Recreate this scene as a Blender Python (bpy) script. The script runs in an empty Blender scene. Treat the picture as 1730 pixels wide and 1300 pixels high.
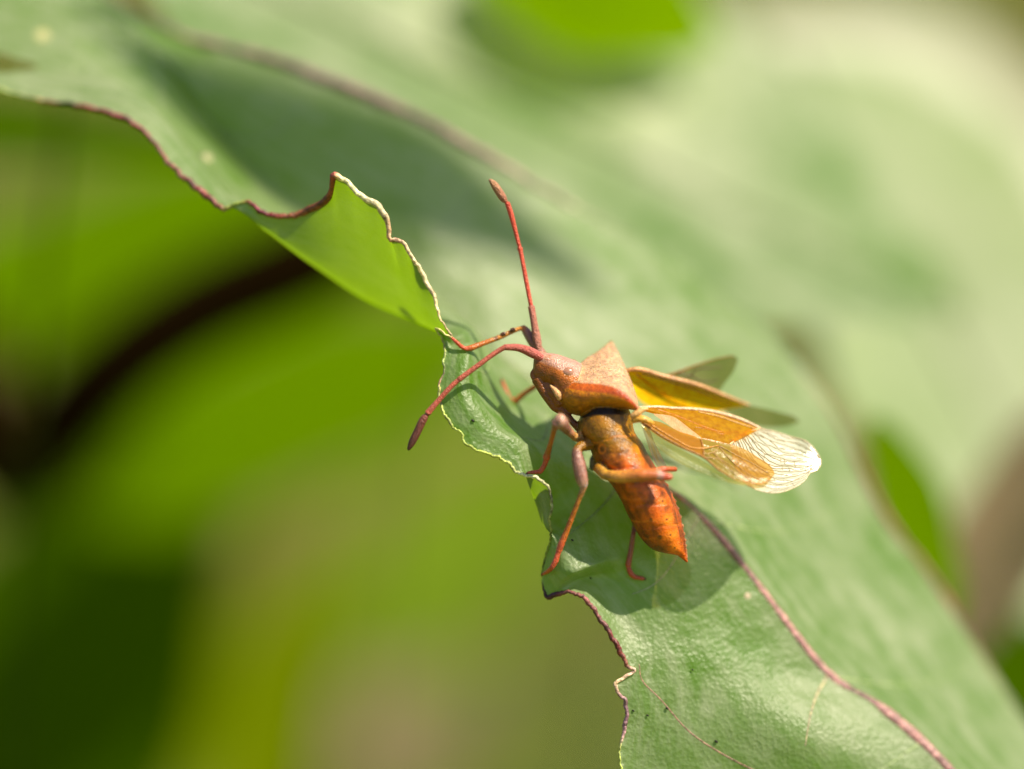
import bpy, math, random
import numpy as np
from mathutils import Vector, Matrix
from mathutils.kdtree import KDTree
import mathutils.noise as mnoise

random.seed(7)
rng = np.random.default_rng(7)
scene = bpy.context.scene
COL = scene.collection
scene.unit_settings.system = 'METRIC'
scene.unit_settings.scale_length = 0.01          # one unit is one centimetre

# ------------------------------------------------------------------ camera, light, exposure
D = 6400.0            # distance to the focal plane, in 1/400 cm
K = 1.0 / 400.0
PITCH = math.radians(15)
FOCUS = np.array([0.0, 0.0, 36.0])
RIGHT = np.array([1.0, 0.0, 0.0])
FWD = np.array([0.0, math.cos(PITCH), -math.sin(PITCH)])
UP = np.array([0.0, math.sin(PITCH), math.cos(PITCH)])

cam_d = bpy.data.cameras.new('camera')
cam = bpy.data.objects.new('camera', cam_d)
COL.objects.link(cam)
cam.location = Vector(FOCUS - FWD * D * K)
cam.rotation_euler = (math.radians(90) - PITCH, 0, 0)
cam_d.sensor_width = 36.0
cam_d.lens = 36.0 * (D * K) / (1730 * K)
cam_d.clip_start = 0.5
cam_d.clip_end = 30000.0
cam_d.dof.use_dof = True
cam_d.dof.focus_distance = D * K - 0.03
cam_d.dof.aperture_fstop = 0.101                 # in these units: an opening about 1.2 cm across
cam_d.dof.aperture_blades = 0
scene.camera = cam

SUN = RIGHT * 0.62 + UP * 0.85 - FWD * 0.45
SUN = SUN / np.linalg.norm(SUN)
sun_el = math.asin(SUN[2])
sun_az = math.atan2(SUN[0], SUN[1])              # from +Y towards +X
world = bpy.data.worlds.new('World')
scene.world = world
world.use_nodes = True
wn = world.node_tree
sky = wn.nodes.new('ShaderNodeTexSky')
sky.sky_type = 'NISHITA'
sky.sun_disc = False
sky.sun_elevation = sun_el
sky.sun_rotation = sun_az
bgn = wn.nodes.get('Background') or wn.nodes.new('ShaderNodeBackground')
wn.links.new(sky.outputs[0], bgn.inputs['Color'])
bgn.inputs['Strength'].default_value = 0.08
sd = bpy.data.lights.new('sun', 'SUN')
sd.energy = 5.0
sd.angle = math.radians(0.9)
sd.color = (1.0, 0.90, 0.70)
so = bpy.data.objects.new('sun', sd)
COL.objects.link(so)
so.rotation_euler = Vector(-SUN).to_track_quat('-Z', 'Y').to_euler()
so.location = (0, 0, 200)
vs = scene.view_settings
vs.view_transform = 'Standard'
vs.look = 'None'
vs.exposure = 0.74
vs.gamma = 1.0
vs.use_curve_mapping = False
scene.cycles.max_bounces = 10
scene.cycles.transparent_max_bounces = 16
scene.cycles.caustics_reflective = False
scene.cycles.caustics_refractive = False
scene.cycles.sample_clamp_indirect = 6.0


# ------------------------------------------------------------------ helpers
def W(p):
    """px, py, depth (all in 1/400 cm at the focal plane) -> world"""
    p = np.asarray(p, float)
    s = (D + p[..., 2]) / D
    x = (p[..., 0] - 865) * s
    y = -(p[..., 1] - 650) * s
    return FOCUS + (x[..., None] * RIGHT + y[..., None] * UP + p[..., 2][..., None] * FWD) * K


def spline(us, pts, uq):
    us = np.asarray(us, float); pts = np.asarray(pts, float); uq = np.asarray(uq, float)
    if pts.ndim == 1:
        pts = pts[:, None]
    n = len(us)
    d = (pts[1:] - pts[:-1]) / (us[1:] - us[:-1])[:, None]
    m = np.zeros_like(pts)
    m[0] = d[0]; m[-1] = d[-1]
    for i in range(1, n - 1):
        h0, h1 = us[i] - us[i - 1], us[i + 1] - us[i]
        t = (d[i - 1] * h1 + d[i] * h0) / (h0 + h1)
        lim = 2.2 * np.minimum(np.abs(d[i - 1]), np.abs(d[i])) + 0.25 * np.maximum(np.abs(d[i - 1]), np.abs(d[i]))
        m[i] = np.clip(t, -lim, lim)
    k = np.clip(np.searchsorted(us, uq, side='right') - 1, 0, n - 2)
    h = (us[k + 1] - us[k])[:, None]
    t = ((uq - us[k]) / (us[k + 1] - us[k]))[:, None]
    t2, t3 = t * t, t * t * t
    return (2 * t3 - 3 * t2 + 1) * pts[k] + (t3 - 2 * t2 + t) * h * m[k] + (-2 * t3 + 3 * t2) * pts[k + 1] + (t3 - t2) * h * m[k + 1]


def resample(pts, n):
    pts = np.asarray(pts, float)
    q = np.concatenate([[0], np.cumsum(np.linalg.norm(np.diff(pts, axis=0), axis=1))])
    return spline(q, pts, np.linspace(0, q[-1], n))


def link(name, me, parent=None, loc=None):
    o = bpy.data.objects.new(name, me)
    COL.objects.link(o)
    if parent is not None:
        o.parent = parent
    elif loc is not None:
        o.location = Vector(loc)
    return o


ORIGIN = {}


def build(name, verts, faces, mat, parent=None, origin=None, colors=None, uvs=None, smooth=True):
    """verts in world space; children share the origin of their thing"""
    verts = np.asarray(verts, float)
    if parent is not None:
        origin = ORIGIN[parent.name]
    if origin is None:
        origin = verts.mean(0)
    me = bpy.data.meshes.new(name)
    me.from_pydata((verts - origin).tolist(), [], [tuple(int(i) for i in f) for f in faces])
    if smooth:
        me.polygons.foreach_set('use_smooth', [True] * len(me.polygons))
    if colors is not None:
        a = me.color_attributes.new('tint', 'FLOAT_COLOR', 'POINT')
        c = np.ones((len(verts), 4)); c[:, :3] = colors
        a.data.foreach_set('color', c.ravel())
    if uvs is not None:
        uvl = me.uv_layers.new(name='UVMap')
        li = np.zeros(len(me.loops), int)
        me.loops.foreach_get('vertex_index', li)
        uvl.data.foreach_set('uv', np.asarray(uvs, float)[li].ravel())
    me.materials.append(mat)
    me.update()
    o = link(name, me, parent, None if parent is not None else origin)
    ORIGIN[o.name] = np.asarray(origin, float)
    return o


def empty(name, origin):
    o = link(name, None, None, origin)
    o.empty_display_size = 0.1
    ORIGIN[o.name] = np.asarray(origin, float)
    return o


def tag(o, label=None, cat=None, group=None, kind=None):
    if label: o['label'] = label
    if cat: o['category'] = cat
    if group: o['group'] = group
    if kind: o['kind'] = kind
    return o


def grid_faces(nu, nv, closed=False, off=0):
    f = []
    for i in range(nu - 1):
        for j in range(nv if closed else nv - 1):
            a = off + i * nv + j; b = off + i * nv + (j + 1) % nv
            f.append((a, b, b + nv, a + nv))
    return f


def tube(P, R, n=10, squash=None):
    """closed tube along world points P with radii R (same units as P) -> verts, faces"""
    P = np.asarray(P, float); R = np.asarray(R, float)
    T = np.gradient(P, axis=0)
    T /= np.linalg.norm(T, axis=1)[:, None] + 1e-12
    ref = np.array([0.0, 0.0, 1.0]) if abs(T[0][2]) < 0.9 else np.array([1.0, 0, 0])
    N = np.cross(T[0], ref); N /= np.linalg.norm(N)
    V, rows = [], []
    th = np.linspace(0, 2 * np.pi, n, endpoint=False)
    for i in range(len(P)):
        N = N - T[i] * np.dot(N, T[i]); N /= np.linalg.norm(N)
        B = np.cross(T[i], N)
        V.append(P[i] + R[i] * (np.cos(th)[:, None] * N + np.sin(th)[:, None] * B))
    V = np.concatenate(V)
    F = grid_faces(len(P), n, True)
    a, b = len(V), len(V) + 1
    V = np.concatenate([V, [P[0] - T[0] * R[0] * 0.6], [P[-1] + T[-1] * R[-1] * 0.6]])
    last = (len(P) - 1) * n
    for j in range(n):
        F.append((a, (j + 1) % n, j))
        F.append((b, last + j, last + (j + 1) % n))
    return V, F


def ptube(pts, rad, n=10, m=None):
    """tube through pixel-space points, pixel radii"""
    pts = np.asarray(pts, float); rad = np.asarray(rad, float)
    q = np.concatenate([[0], np.cumsum(np.linalg.norm(np.diff(pts, axis=0), axis=1))])
    m = m or max(6, int(q[-1] / 4))
    uq = np.linspace(0, q[-1], m)
    return tube(W(spline(q, pts, uq)), np.maximum(spline(q, rad, uq)[:, 0], 0.15) * K, n)


def srgb(r, g, b):
    f = lambda c: (c / 255 / 12.92) if c <= 10 else ((c / 255 + 0.055) / 1.055) ** 2.4
    return (f(r), f(g), f(b))


# ------------------------------------------------------------------ materials
def new_mat(name):
    m = bpy.data.materials.new(name)
    m.use_nodes = True
    nt = m.node_tree
    for n in list(nt.nodes):
        nt.nodes.remove(n)
    out = nt.nodes.new('ShaderNodeOutputMaterial')
    return m, nt, out


def nn(nt, typ, **kw):
    n = nt.nodes.new(typ)
    for k, v in kw.items():
        if k in n.inputs:
            n.inputs[k].default_value = v
        else:
            setattr(n, k, v)
    return n


def noise(nt, vec, scale, detail=4, rough=0.6):
    n = nn(nt, 'ShaderNodeTexNoise')
    n.inputs['Scale'].default_value = scale
    n.inputs['Detail'].default_value = detail
    n.inputs['Roughness'].default_value = rough
    if vec is not None:
        nt.links.new(vec, n.inputs['Vector'])
    return n


def ramp(nt, fac, stops):
    r = nn(nt, 'ShaderNodeValToRGB')
    e = r.color_ramp.elements
    while len(e) < len(stops):
        e.new(0.5)
    for el, (p, c) in zip(e, stops):
        el.position = p
        el.color = (*c, 1) if len(c) == 3 else c
    nt.links.new(fac, r.inputs[0])
    return r


def mixc(nt, fac, a, b, blend='MIX'):
    m = nn(nt, 'ShaderNodeMix', data_type='RGBA', blend_type=blend)
    for sock, v in ((m.inputs[0], fac), (m.inputs[6], a), (m.inputs[7], b)):
        if isinstance(v, bpy.types.NodeSocket):
            nt.links.new(v, sock)
        elif isinstance(v, (int, float)):
            sock.default_value = v
        else:
            sock.default_value = (*v, 1)
    return m.outputs[2]


def leaf_mat(name, base, pale, trans, tw=0.4, rough=0.38, patch=1.2, bump=0.25, fine=70.0, spec=0.5, attr=False, mottle=0.5, streak=False):
    m, nt, out = new_mat(name)
    L = nt.links
    tc = nn(nt, 'ShaderNodeTexCoord')
    vec = tc.outputs['Object']
    n1 = noise(nt, vec, patch, 5, 0.62)
    r1 = ramp(nt, n1.outputs['Fac'], [(0.36, (0, 0, 0)), (0.68, (1, 1, 1))])
    n2 = noise(nt, vec, patch * 9, 4, 0.65)
    r2 = ramp(nt, n2.outputs['Fac'], [(0.40, (0, 0, 0)), (0.66, (1, 1, 1))])
    f = nn(nt, 'ShaderNodeMath', operation='MULTIPLY_ADD')
    L.new(r1.outputs[0], f.inputs[0]); f.inputs[1].default_value = 0.72
    f2 = nn(nt, 'ShaderNodeMath', operation='MULTIPLY')
    L.new(r2.outputs[0], f2.inputs[0]); f2.inputs[1].default_value = 0.28
    L.new(f2.outputs[0], f.inputs[2])
    f3 = nn(nt, 'ShaderNodeMath', operation='MULTIPLY')
    L.new(f.outputs[0], f3.inputs[0]); f3.inputs[1].default_value = mottle * 2
    f3.use_clamp = True
    if streak:
        mp = nn(nt, 'ShaderNodeMapping'); mp.inputs['Scale'].default_value = (26, 26, 1)
        L.new(tc.outputs['UV'], mp.inputs['Vector'])
        ns = noise(nt, mp.outputs[0], 1.0, 4, 0.6)
        rs = ramp(nt, ns.outputs['Fac'], [(0.42, (0, 0, 0)), (0.68, (1, 1, 1))])
        f4 = nn(nt, 'ShaderNodeMath', operation='MULTIPLY_ADD'); f4.use_clamp = True
        L.new(rs.outputs[0], f4.inputs[0]); f4.inputs[1].default_value = 0.55
        f5 = nn(nt, 'ShaderNodeMath', operation='MULTIPLY'); f5.inputs[1].default_value = 0.7
        L.new(f3.outputs[0], f5.inputs[0]); L.new(f5.outputs[0], f4.inputs[2])
        f3 = f4
    c = mixc(nt, f3.outputs[0], base, pale)
    tcol = mixc(nt, 0.0, trans, trans)
    if attr:
        at = nn(nt, 'ShaderNodeVertexColor', layer_name='tint')
        c = mixc(nt, 1.0, c, at.outputs['Color'], 'MULTIPLY')
        tcol = mixc(nt, 1.0, trans, at.outputs['Color'], 'MULTIPLY')
    p = nn(nt, 'ShaderNodeBsdfPrincipled')
    L.new(c, p.inputs['Base Color'])
    rr = nn(nt, 'ShaderNodeMapRange')
    L.new(n2.outputs['Fac'], rr.inputs[0]); rr.inputs[3].default_value = rough - 0.08; rr.inputs[4].default_value = rough + 0.12
    L.new(rr.outputs[0], p.inputs['Roughness'])
    p.inputs['Specular IOR Level'].default_value = spec
    n3 = noise(nt, vec, fine, 3, 0.6)
    vo = nn(nt, 'ShaderNodeTexVoronoi', feature='F1')
    vo.inputs['Scale'].default_value = fine * 0.55
    L.new(vec, vo.inputs['Vector'])
    ad = nn(nt, 'ShaderNodeMath', operation='ADD')
    L.new(n3.outputs['Fac'], ad.inputs[0]); L.new(vo.outputs['Distance'], ad.inputs[1])
    b1 = nn(nt, 'ShaderNodeBump'); b1.inputs['Strength'].default_value = bump; b1.inputs['Distance'].default_value = 0.008
    L.new(ad.outputs[0], b1.inputs['Height'])
    n4 = noise(nt, vec, 5.0, 3, 0.5)
    b2 = nn(nt, 'ShaderNodeBump'); b2.inputs['Strength'].default_value = 0.35; b2.inputs['Distance'].default_value = 0.05
    L.new(n4.outputs['Fac'], b2.inputs['Height']); L.new(b1.outputs[0], b2.inputs['Normal'])
    L.new(b2.outputs[0], p.inputs['Normal'])
    t = nn(nt, 'ShaderNodeBsdfTranslucent')
    L.new(tcol, t.inputs['Color'])
    mx = nn(nt, 'ShaderNodeMixShader'); mx.inputs[0].default_value = tw
    L.new(p.outputs[0], mx.inputs[1]); L.new(t.outputs[0], mx.inputs[2])
    L.new(mx.outputs[0], out.inputs[0])
    return m


def tint_mat(name, rough=0.45, sss=0.0, bump=0.3, scale=90.0, spec=0.5, vary=0.35, trans=0.0, nscale=None):
    """colour from the 'tint' attribute (the thing's own colours), broken up by noise"""
    m, nt, out = new_mat(name)
    L = nt.links
    tc = nn(nt, 'ShaderNodeTexCoord'); vec = tc.outputs['Object']
    at = nn(nt, 'ShaderNodeVertexColor', layer_name='tint')
    n1 = noise(nt, vec, nscale or scale * 0.5, 5, 0.65)
    r1 = ramp(nt, n1.outputs['Fac'], [(0.3, (1 - vary,) * 3), (0.7, (1 + vary,) * 3)])
    c = mixc(nt, 1.0, at.outputs['Color'], r1.outputs[0], 'MULTIPLY')
    n1b = noise(nt, vec, scale * 1.1, 3, 0.6)
    r1b = ramp(nt, n1b.outputs['Fac'], [(0.35, (1 - vary * .9,) * 3), (0.65, (1 + vary * .9,) * 3)])
    c = mixc(nt, 1.0, c, r1b.outputs[0], 'MULTIPLY')
    p = nn(nt, 'ShaderNodeBsdfPrincipled')
    L.new(c, p.inputs['Base Color'])
    p.inputs['Roughness'].default_value = rough
    p.inputs['Specular IOR Level'].default_value = spec
    if sss:
        p.inputs['Subsurface Weight'].default_value = sss
        p.inputs['Subsurface Radius'].default_value = (1.0, 0.35, 0.08)
        p.inputs['Subsurface Scale'].default_value = 0.04
    n2 = noise(nt, vec, scale, 3, 0.7)
    vo = nn(nt, 'ShaderNodeTexVoronoi', feature='F1'); vo.inputs['Scale'].default_value = scale * 0.9
    L.new(vec, vo.inputs['Vector'])
    ad = nn(nt, 'ShaderNodeMath', operation='ADD')
    L.new(n2.outputs['Fac'], ad.inputs[0]); L.new(vo.outputs['Distance'], ad.inputs[1])
    b = nn(nt, 'ShaderNodeBump'); b.inputs['Strength'].default_value = bump; b.inputs['Distance'].default_value = 0.008
    L.new(ad.outputs[0], b.inputs['Height']); L.new(b.outputs[0], p.inputs['Normal'])
    sh = p.outputs[0]
    if trans:
        t = nn(nt, 'ShaderNodeBsdfTranslucent'); L.new(c, t.inputs['Color'])
        mx = nn(nt, 'ShaderNodeMixShader'); mx.inputs[0].default_value = trans
        L.new(sh, mx.inputs[1]); L.new(t.outputs[0], mx.inputs[2]); sh = mx.outputs[0]
    L.new(sh, out.inputs[0])
    return m


def film_mat(name, tint, body, clear=0.5, rough=0.25, gloss=0.25, bump=0.4, trans=0.5, glow=None):
    """wing membrane: see-through tinted film with a sheen"""
    m, nt, out = new_mat(name)
    L = nt.links
    tc = nn(nt, 'ShaderNodeTexCoord')
    wv = noise(nt, tc.outputs['Object'], 55.0, 3, 0.6)
    b = nn(nt, 'ShaderNodeBump'); b.inputs['Strength'].default_value = bump; b.inputs['Distance'].default_value = 0.006
    L.new(wv.outputs['Fac'], b.inputs['Height'])
    tr = nn(nt, 'ShaderNodeBsdfTransparent'); tr.inputs[0].default_value = (*tint, 1)
    di = nn(nt, 'ShaderNodeBsdfDiffuse'); di.inputs[0].default_value = (*body, 1)
    tl = nn(nt, 'ShaderNodeBsdfTranslucent'); tl.inputs[0].default_value = (*(glow or body), 1)
    gl = nn(nt, 'ShaderNodeBsdfAnisotropic'); gl.inputs[0].default_value = (1, 0.97, 0.9, 1); gl.inputs['Roughness'].default_value = rough
    for s in (di, gl):
        L.new(b.outputs[0], s.inputs['Normal'])
    m1 = nn(nt, 'ShaderNodeMixShader'); m1.inputs[0].default_value = trans
    L.new(di.outputs[0], m1.inputs[1]); L.new(tl.outputs[0], m1.inputs[2])
    m2 = nn(nt, 'ShaderNodeMixShader'); m2.inputs[0].default_value = clear
    L.new(m1.outputs[0], m2.inputs[1]); L.new(tr.outputs[0], m2.inputs[2])
    m3 = nn(nt, 'ShaderNodeMixShader'); m3.inputs[0].default_value = gloss
    L.new(m2.outputs[0], m3.inputs[1]); L.new(gl.outputs[0], m3.inputs[2])
    L.new(m3.outputs[0], out.inputs[0])
    return m


def plain_mat(name, col, rough=0.6, var=0.3, scale=20.0, spec=0.4):
    m, nt, out = new_mat(name)
    tc = nn(nt, 'ShaderNodeTexCoord')
    n1 = noise(nt, tc.outputs['Object'], scale, 5, 0.6)
    r = ramp(nt, n1.outputs['Fac'], [(0.3, tuple(c * (1 - var) for c in col)), (0.7, tuple(min(1, c * (1 + var)) for c in col))])
    p = nn(nt, 'ShaderNodeBsdfPrincipled')
    p.inputs['Roughness'].default_value = rough
    p.inputs['Specular IOR Level'].default_value = spec
    nt.links.new(r.outputs[0], p.inputs['Base Color'])
    b = nn(nt, 'ShaderNodeBump'); b.inputs['Strength'].default_value = 0.3; b.inputs['Distance'].default_value = 0.02
    nt.links.new(n1.outputs['Fac'], b.inputs['Height']); nt.links.new(b.outputs[0], p.inputs['Normal'])
    nt.links.new(p.outputs[0], out.inputs[0])
    return m


# ------------------------------------------------------------------ ground
def ground():
    m, nt, out = new_mat('soil')
    tc = nn(nt, 'ShaderNodeTexCoord')
    n1 = noise(nt, tc.outputs['Object'], 0.045, 6, 0.65)
    r = ramp(nt, n1.outputs['Fac'], [(0.35, (0.030, 0.050, 0.003)), (0.5, (0.14, 0.17, 0.004)), (0.66, (0.28, 0.22, 0.05))])
    p = nn(nt, 'ShaderNodeBsdfPrincipled'); p.inputs['Roughness'].default_value = 0.9
    nt.links.new(r.outputs[0], p.inputs['Base Color'])
    b = nn(nt, 'ShaderNodeBump'); b.inputs['Strength'].default_value = 0.6; b.inputs['Distance'].default_value = 1.0
    n2 = noise(nt, tc.outputs['Object'], 0.6, 6, 0.7)
    nt.links.new(n2.outputs['Fac'], b.inputs['Height']); nt.links.new(b.outputs[0], p.inputs['Normal'])
    nt.links.new(p.outputs[0], out.inputs[0])
    # finer cells near the middle, coarse to the horizon
    c = np.concatenate([-np.geomspace(12000, 330, 12), np.linspace(-300, 300, 61), np.geomspace(330, 12000, 12)])
    X, Y = np.meshgrid(c, c + 60, indexing='ij')
    Z = 1.1 * np.sin(X * 0.11 + 1) * np.cos(Y * 0.09) + 0.5 * np.sin(X * 0.31) * np.sin(Y * 0.27 + 2)
    V = np.stack([X, Y, Z - 1.0], -1).reshape(-1, 3)
    o = build('ground', V, grid_faces(len(c), len(c)), m, origin=np.zeros(3))
    tag(o, kind='structure')
    # low leafy ground cover and litter between the plants, as real small leaves
    N = 9000
    x = rng.uniform(-45, 45, N); y = rng.uniform(40, 330, N) ; x *= (0.5 + y / 200)
    VV, FF, CC = [], [], []
    pal = np.array([(0.05, 0.11, 0.003), (0.10, 0.16, 0.004), (0.20, 0.15, 0.035), (0.26, 0.18, 0.07), (0.08, 0.11, 0.004)])
    for i in range(N):
        a = rng.uniform(0, 6.283); l = rng.uniform(1.5, 4.0); w = l * rng.uniform(0.25, 0.5)
        z = 0.2 + abs(rng.normal(0, 1.6)); t = rng.normal(0, 0.5); r2 = rng.normal(0, 0.4)
        da = np.array([math.cos(a), math.sin(a), t]) * l * .5
        db = np.array([-math.sin(a), math.cos(a), r2]) * w * .5
        c0 = np.array([x[i], y[i], z]); k = len(VV)
        VV += [c0 - da, c0 + db, c0 + da, c0 - db, c0 + np.array([0, 0, -0.12 * l])]
        FF += [(k, k + 4, k + 1), (k + 1, k + 4, k + 2), (k + 2, k + 4, k + 3), (k + 3, k + 4, k)]
        patch = math.sin(x[i] * 0.07 + 2) * math.cos(y[i] * 0.05) + rng.normal(0, 0.35)
        CC += [pal[2 + (i % 2)] if patch > 0.25 else pal[(0, 1, 4)[i % 3]]] * 5
    g = build('ground_cover', np.array(VV), FF, tint_mat('ground_cover_leaf', 0.6, scale=1.0, trans=0.3), origin=np.zeros(3), colors=np.array(CC))
    tag(g, 'low green and brown leaves covering the soil behind the plants', 'ground cover', kind='stuff')


ground()


# ------------------------------------------------------------------ leaves behind
STEMC = plain_mat('green_stem', (0.035, 0.06, 0.002), 0.7, 0.3, 3.0, 0.1)
DARKSTEM = plain_mat('dark_stem', (0.014, 0.007, 0.002), 0.9, 0.3, 3.0, 0.0)  # near-black colour carries the deep shade of the dark band


def far_leaf(label, c, length, width, ang, tl, tw, mat, ribmat=None, fold=0.10, wave=0.03, group='leaves out of focus behind', stemc=None, drop=True, curl=0.0, name='broad_leaf'):
    """a leaf centred on c = (px, py, depth); ang: heading of its tip in the picture plane,
    tl / tw: how far it leans away along its length / across its width"""
    s = (D + c[2]) / D
    cw = W(np.array(c, float))
    a = math.radians(ang)
    A = math.cos(a) * RIGHT + math.sin(a) * UP + tl * FWD
    B = -math.sin(a) * RIGHT + math.cos(a) * UP + tw * FWD
    L_, W_ = length * s * K, width * s * K
    N = np.cross(A, B); N /= np.linalg.norm(N)
    if N[2] < 0: N = -N
    nu, nv = 56, 25
    u = np.linspace(0, 1, nu); v = np.linspace(-1, 1, nv)
    prof = np.sin(np.pi * np.clip(u, 0, 1) ** 0.85) ** 0.72
    ph = random.uniform(0, 6)
    U, Vv = np.meshgrid(u, v, indexing='ij')
    hw = prof[:, None] * W_ / 2
    hgt = fold * W_ * np.abs(Vv) ** 1.3 * prof[:, None] + wave * W_ * np.sin(U * 14 + ph + Vv * 2) * np.abs(Vv) - curl * L_ * (U - 0.5) ** 2
    P = cw + ((U - 0.5) * L_)[..., None] * A + (Vv * hw)[..., None] * B + hgt[..., None] * N
    base = P[0, nv // 2]
    o = build(name, P.reshape(-1, 3), grid_faces(nu, nv), mat, origin=base)
    tag(o, label, 'leaf', group)
    mid = P[:, nv // 2] + N * 0.004 * L_ * 0.2
    rr = np.linspace(1, 0.2, nu) * W_ * 0.014
    Vt, Ft = tube(mid, rr, 8)
    build('midrib', Vt, Ft, ribmat or STEMC, parent=o)
    if drop:
        g = np.array([base[0] - A[0] * 3, base[1] + 2.0 + abs(A[1]) * 2, -1.0])
        t = np.linspace(0, 1, 14)[:, None]
        k1 = base - A * L_ * 0.25
        k1[2] = min(k1[2], base[2])
        path = (1 - t) ** 2 * base + 2 * t * (1 - t) * k1 + t ** 2 * g
        Vt, Ft = tube(path, np.linspace(W_ * 0.010, W_ * 0.012, 14), 8)
        build('petiole', Vt, Ft, stemc or STEMC, parent=o)
    return o


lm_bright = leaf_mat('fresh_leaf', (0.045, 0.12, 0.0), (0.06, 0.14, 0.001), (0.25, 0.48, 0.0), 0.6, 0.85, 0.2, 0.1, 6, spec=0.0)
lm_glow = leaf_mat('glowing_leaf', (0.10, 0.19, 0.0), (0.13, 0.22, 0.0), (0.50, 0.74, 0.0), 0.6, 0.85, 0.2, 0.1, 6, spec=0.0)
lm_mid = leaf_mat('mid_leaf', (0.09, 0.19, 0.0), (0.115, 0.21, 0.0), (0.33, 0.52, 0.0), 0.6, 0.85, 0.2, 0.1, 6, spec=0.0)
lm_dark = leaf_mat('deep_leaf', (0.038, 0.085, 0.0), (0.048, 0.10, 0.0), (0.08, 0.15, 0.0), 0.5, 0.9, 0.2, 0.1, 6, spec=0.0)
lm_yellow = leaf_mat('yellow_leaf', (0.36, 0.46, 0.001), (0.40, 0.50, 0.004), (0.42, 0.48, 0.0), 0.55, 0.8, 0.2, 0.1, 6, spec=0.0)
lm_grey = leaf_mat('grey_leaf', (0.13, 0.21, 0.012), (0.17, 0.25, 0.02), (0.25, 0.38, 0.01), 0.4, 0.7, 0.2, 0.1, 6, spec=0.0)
lm_pale = leaf_mat('pale_leaf', (0.075, 0.16, 0.028), (0.40, 0.43, 0.29), (0.36, 0.48, 0.08), 0.35, 0.45, 1.25, 0.1, 6, mottle=0.6, spec=0.3)
lm_light = leaf_mat('light_leaf', (0.22, 0.30, 0.13), (0.42, 0.44, 0.32), (0.36, 0.48, 0.08), 0.3, 0.5, 0.5, 0.1, 6, mottle=0.6, spec=0.3)
lm_cream = leaf_mat('cream_leaf', (0.42, 0.44, 0.29), (0.74, 0.70, 0.62), (0.5, 0.54, 0.2), 0.3, 0.5, 0.16, 0.1, 6, mottle=0.6, spec=0.4)
lm_dry = leaf_mat('dry_leaf', (0.32, 0.22, 0.14), (0.42, 0.31, 0.2), (0.4, 0.25, 0.12), 0.3, 0.7, 0.2, 0.1, 6, spec=0.2)

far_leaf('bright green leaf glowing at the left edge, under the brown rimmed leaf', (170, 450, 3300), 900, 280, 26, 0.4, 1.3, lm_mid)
far_leaf('dark green leaf just under the far left end of the long leaf', (60, 225, 1900), 620, 110, -4, 0.4, 1.2, lm_dark)
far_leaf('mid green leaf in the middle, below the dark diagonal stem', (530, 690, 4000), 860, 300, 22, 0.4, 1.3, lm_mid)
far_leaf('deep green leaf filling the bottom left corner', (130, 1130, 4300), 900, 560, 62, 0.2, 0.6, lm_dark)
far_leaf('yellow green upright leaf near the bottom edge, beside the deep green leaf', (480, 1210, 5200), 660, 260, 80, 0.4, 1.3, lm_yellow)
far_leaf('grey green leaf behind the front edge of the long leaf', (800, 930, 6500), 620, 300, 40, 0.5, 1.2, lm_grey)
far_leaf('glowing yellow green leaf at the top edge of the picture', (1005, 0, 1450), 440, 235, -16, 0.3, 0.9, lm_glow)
far_leaf('pale mottled leaf spreading above the long leaf', (930, 205, 1300), 1560, 640, -25, 0.1, 1.6, lm_pale)
far_leaf('cream coloured sunlit leaf at the right edge of the picture', (1600, 290, 3200), 900, 460, -25, 0.3, 2.2, lm_cream)
far_leaf('pale green leaf standing behind the wing tips', (1610, 600, 2100), 1150, 560, -60, 0.2, 1.0, lm_light)
far_leaf('narrow dark green leaf behind the right rim of the long leaf', (1545, 890, 1000), 400, 120, -68, 0.3, 1.0, lm_mid)
far_leaf('dry pinkish brown leaf at the right edge', (1705, 900, 1500), 520, 150, 66, 0.1, 1.2, lm_dry)
far_leaf('dull tan dead leaf near the ground at the bottom, beside the yellow green leaf', (680, 1170, 8500), 420, 230, 60, 0.4, 1.0, lm_dry)
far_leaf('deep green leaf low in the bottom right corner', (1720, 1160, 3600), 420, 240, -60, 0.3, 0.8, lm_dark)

tgt = W(np.array([600.0, 285, 395])) + SUN * 15.0  # unseen leaf added overhead to darken the upper part of the long leaf
rel = (tgt - FOCUS) / K
ohd = float(rel @ FWD); ohs = (D + ohd) / D
ohc = (865 + float(rel @ RIGHT) / ohs, 650 - float(rel @ UP) / ohs, ohd)
oh = far_leaf('unseen leaf added above to shade the long leaf', ohc, 1000 / ohs, 270 / ohs, -31, 0.06, 0.35, lm_mid, drop=False)
b0 = np.array(oh.location)
tq = np.linspace(0, 1, 40)[:, None]
g0 = np.array([b0[0] + 9.0, b0[1] + 1.0, -1.0])
P2 = (1 - tq) ** 3 * g0 + 3 * tq * (1 - tq) ** 2 * (g0 + np.array([0, 0, 34.0])) + 3 * tq ** 2 * (1 - tq) * (b0 + np.array([1.5, 0.5, 6.0])) + tq ** 3 * b0
Vt, Ft = tube(P2, np.linspace(0.3, 0.04, 40), 10)
o = build('plant_stem', Vt, Ft, STEMC, origin=g0)  # out-of-view stem added only to carry the shade leaf
tag(o, 'thin stem added to carry the unseen shade leaf', 'stem')
P = W(np.array([(640, 380, 2500), (500, 452, 2550), (330, 528, 2650), (170, 645, 2750), (30, 800, 2900), (-220, 1000, 3050)], float))
P = np.vstack([P, [P[-1][0] - 2, P[-1][1] + 1, -1]])
tq = np.linspace(0, 6, 60)
P2 = spline(np.arange(7), P, tq)
Vt, Ft = tube(P2, np.full(60, 0.30), 12)
o = build('plant_stem', Vt, Ft, DARKSTEM, origin=P[-1])
tag(o, 'dark brown stem with shade painted in, slanting across the green leaves at the left', 'stem')


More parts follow.
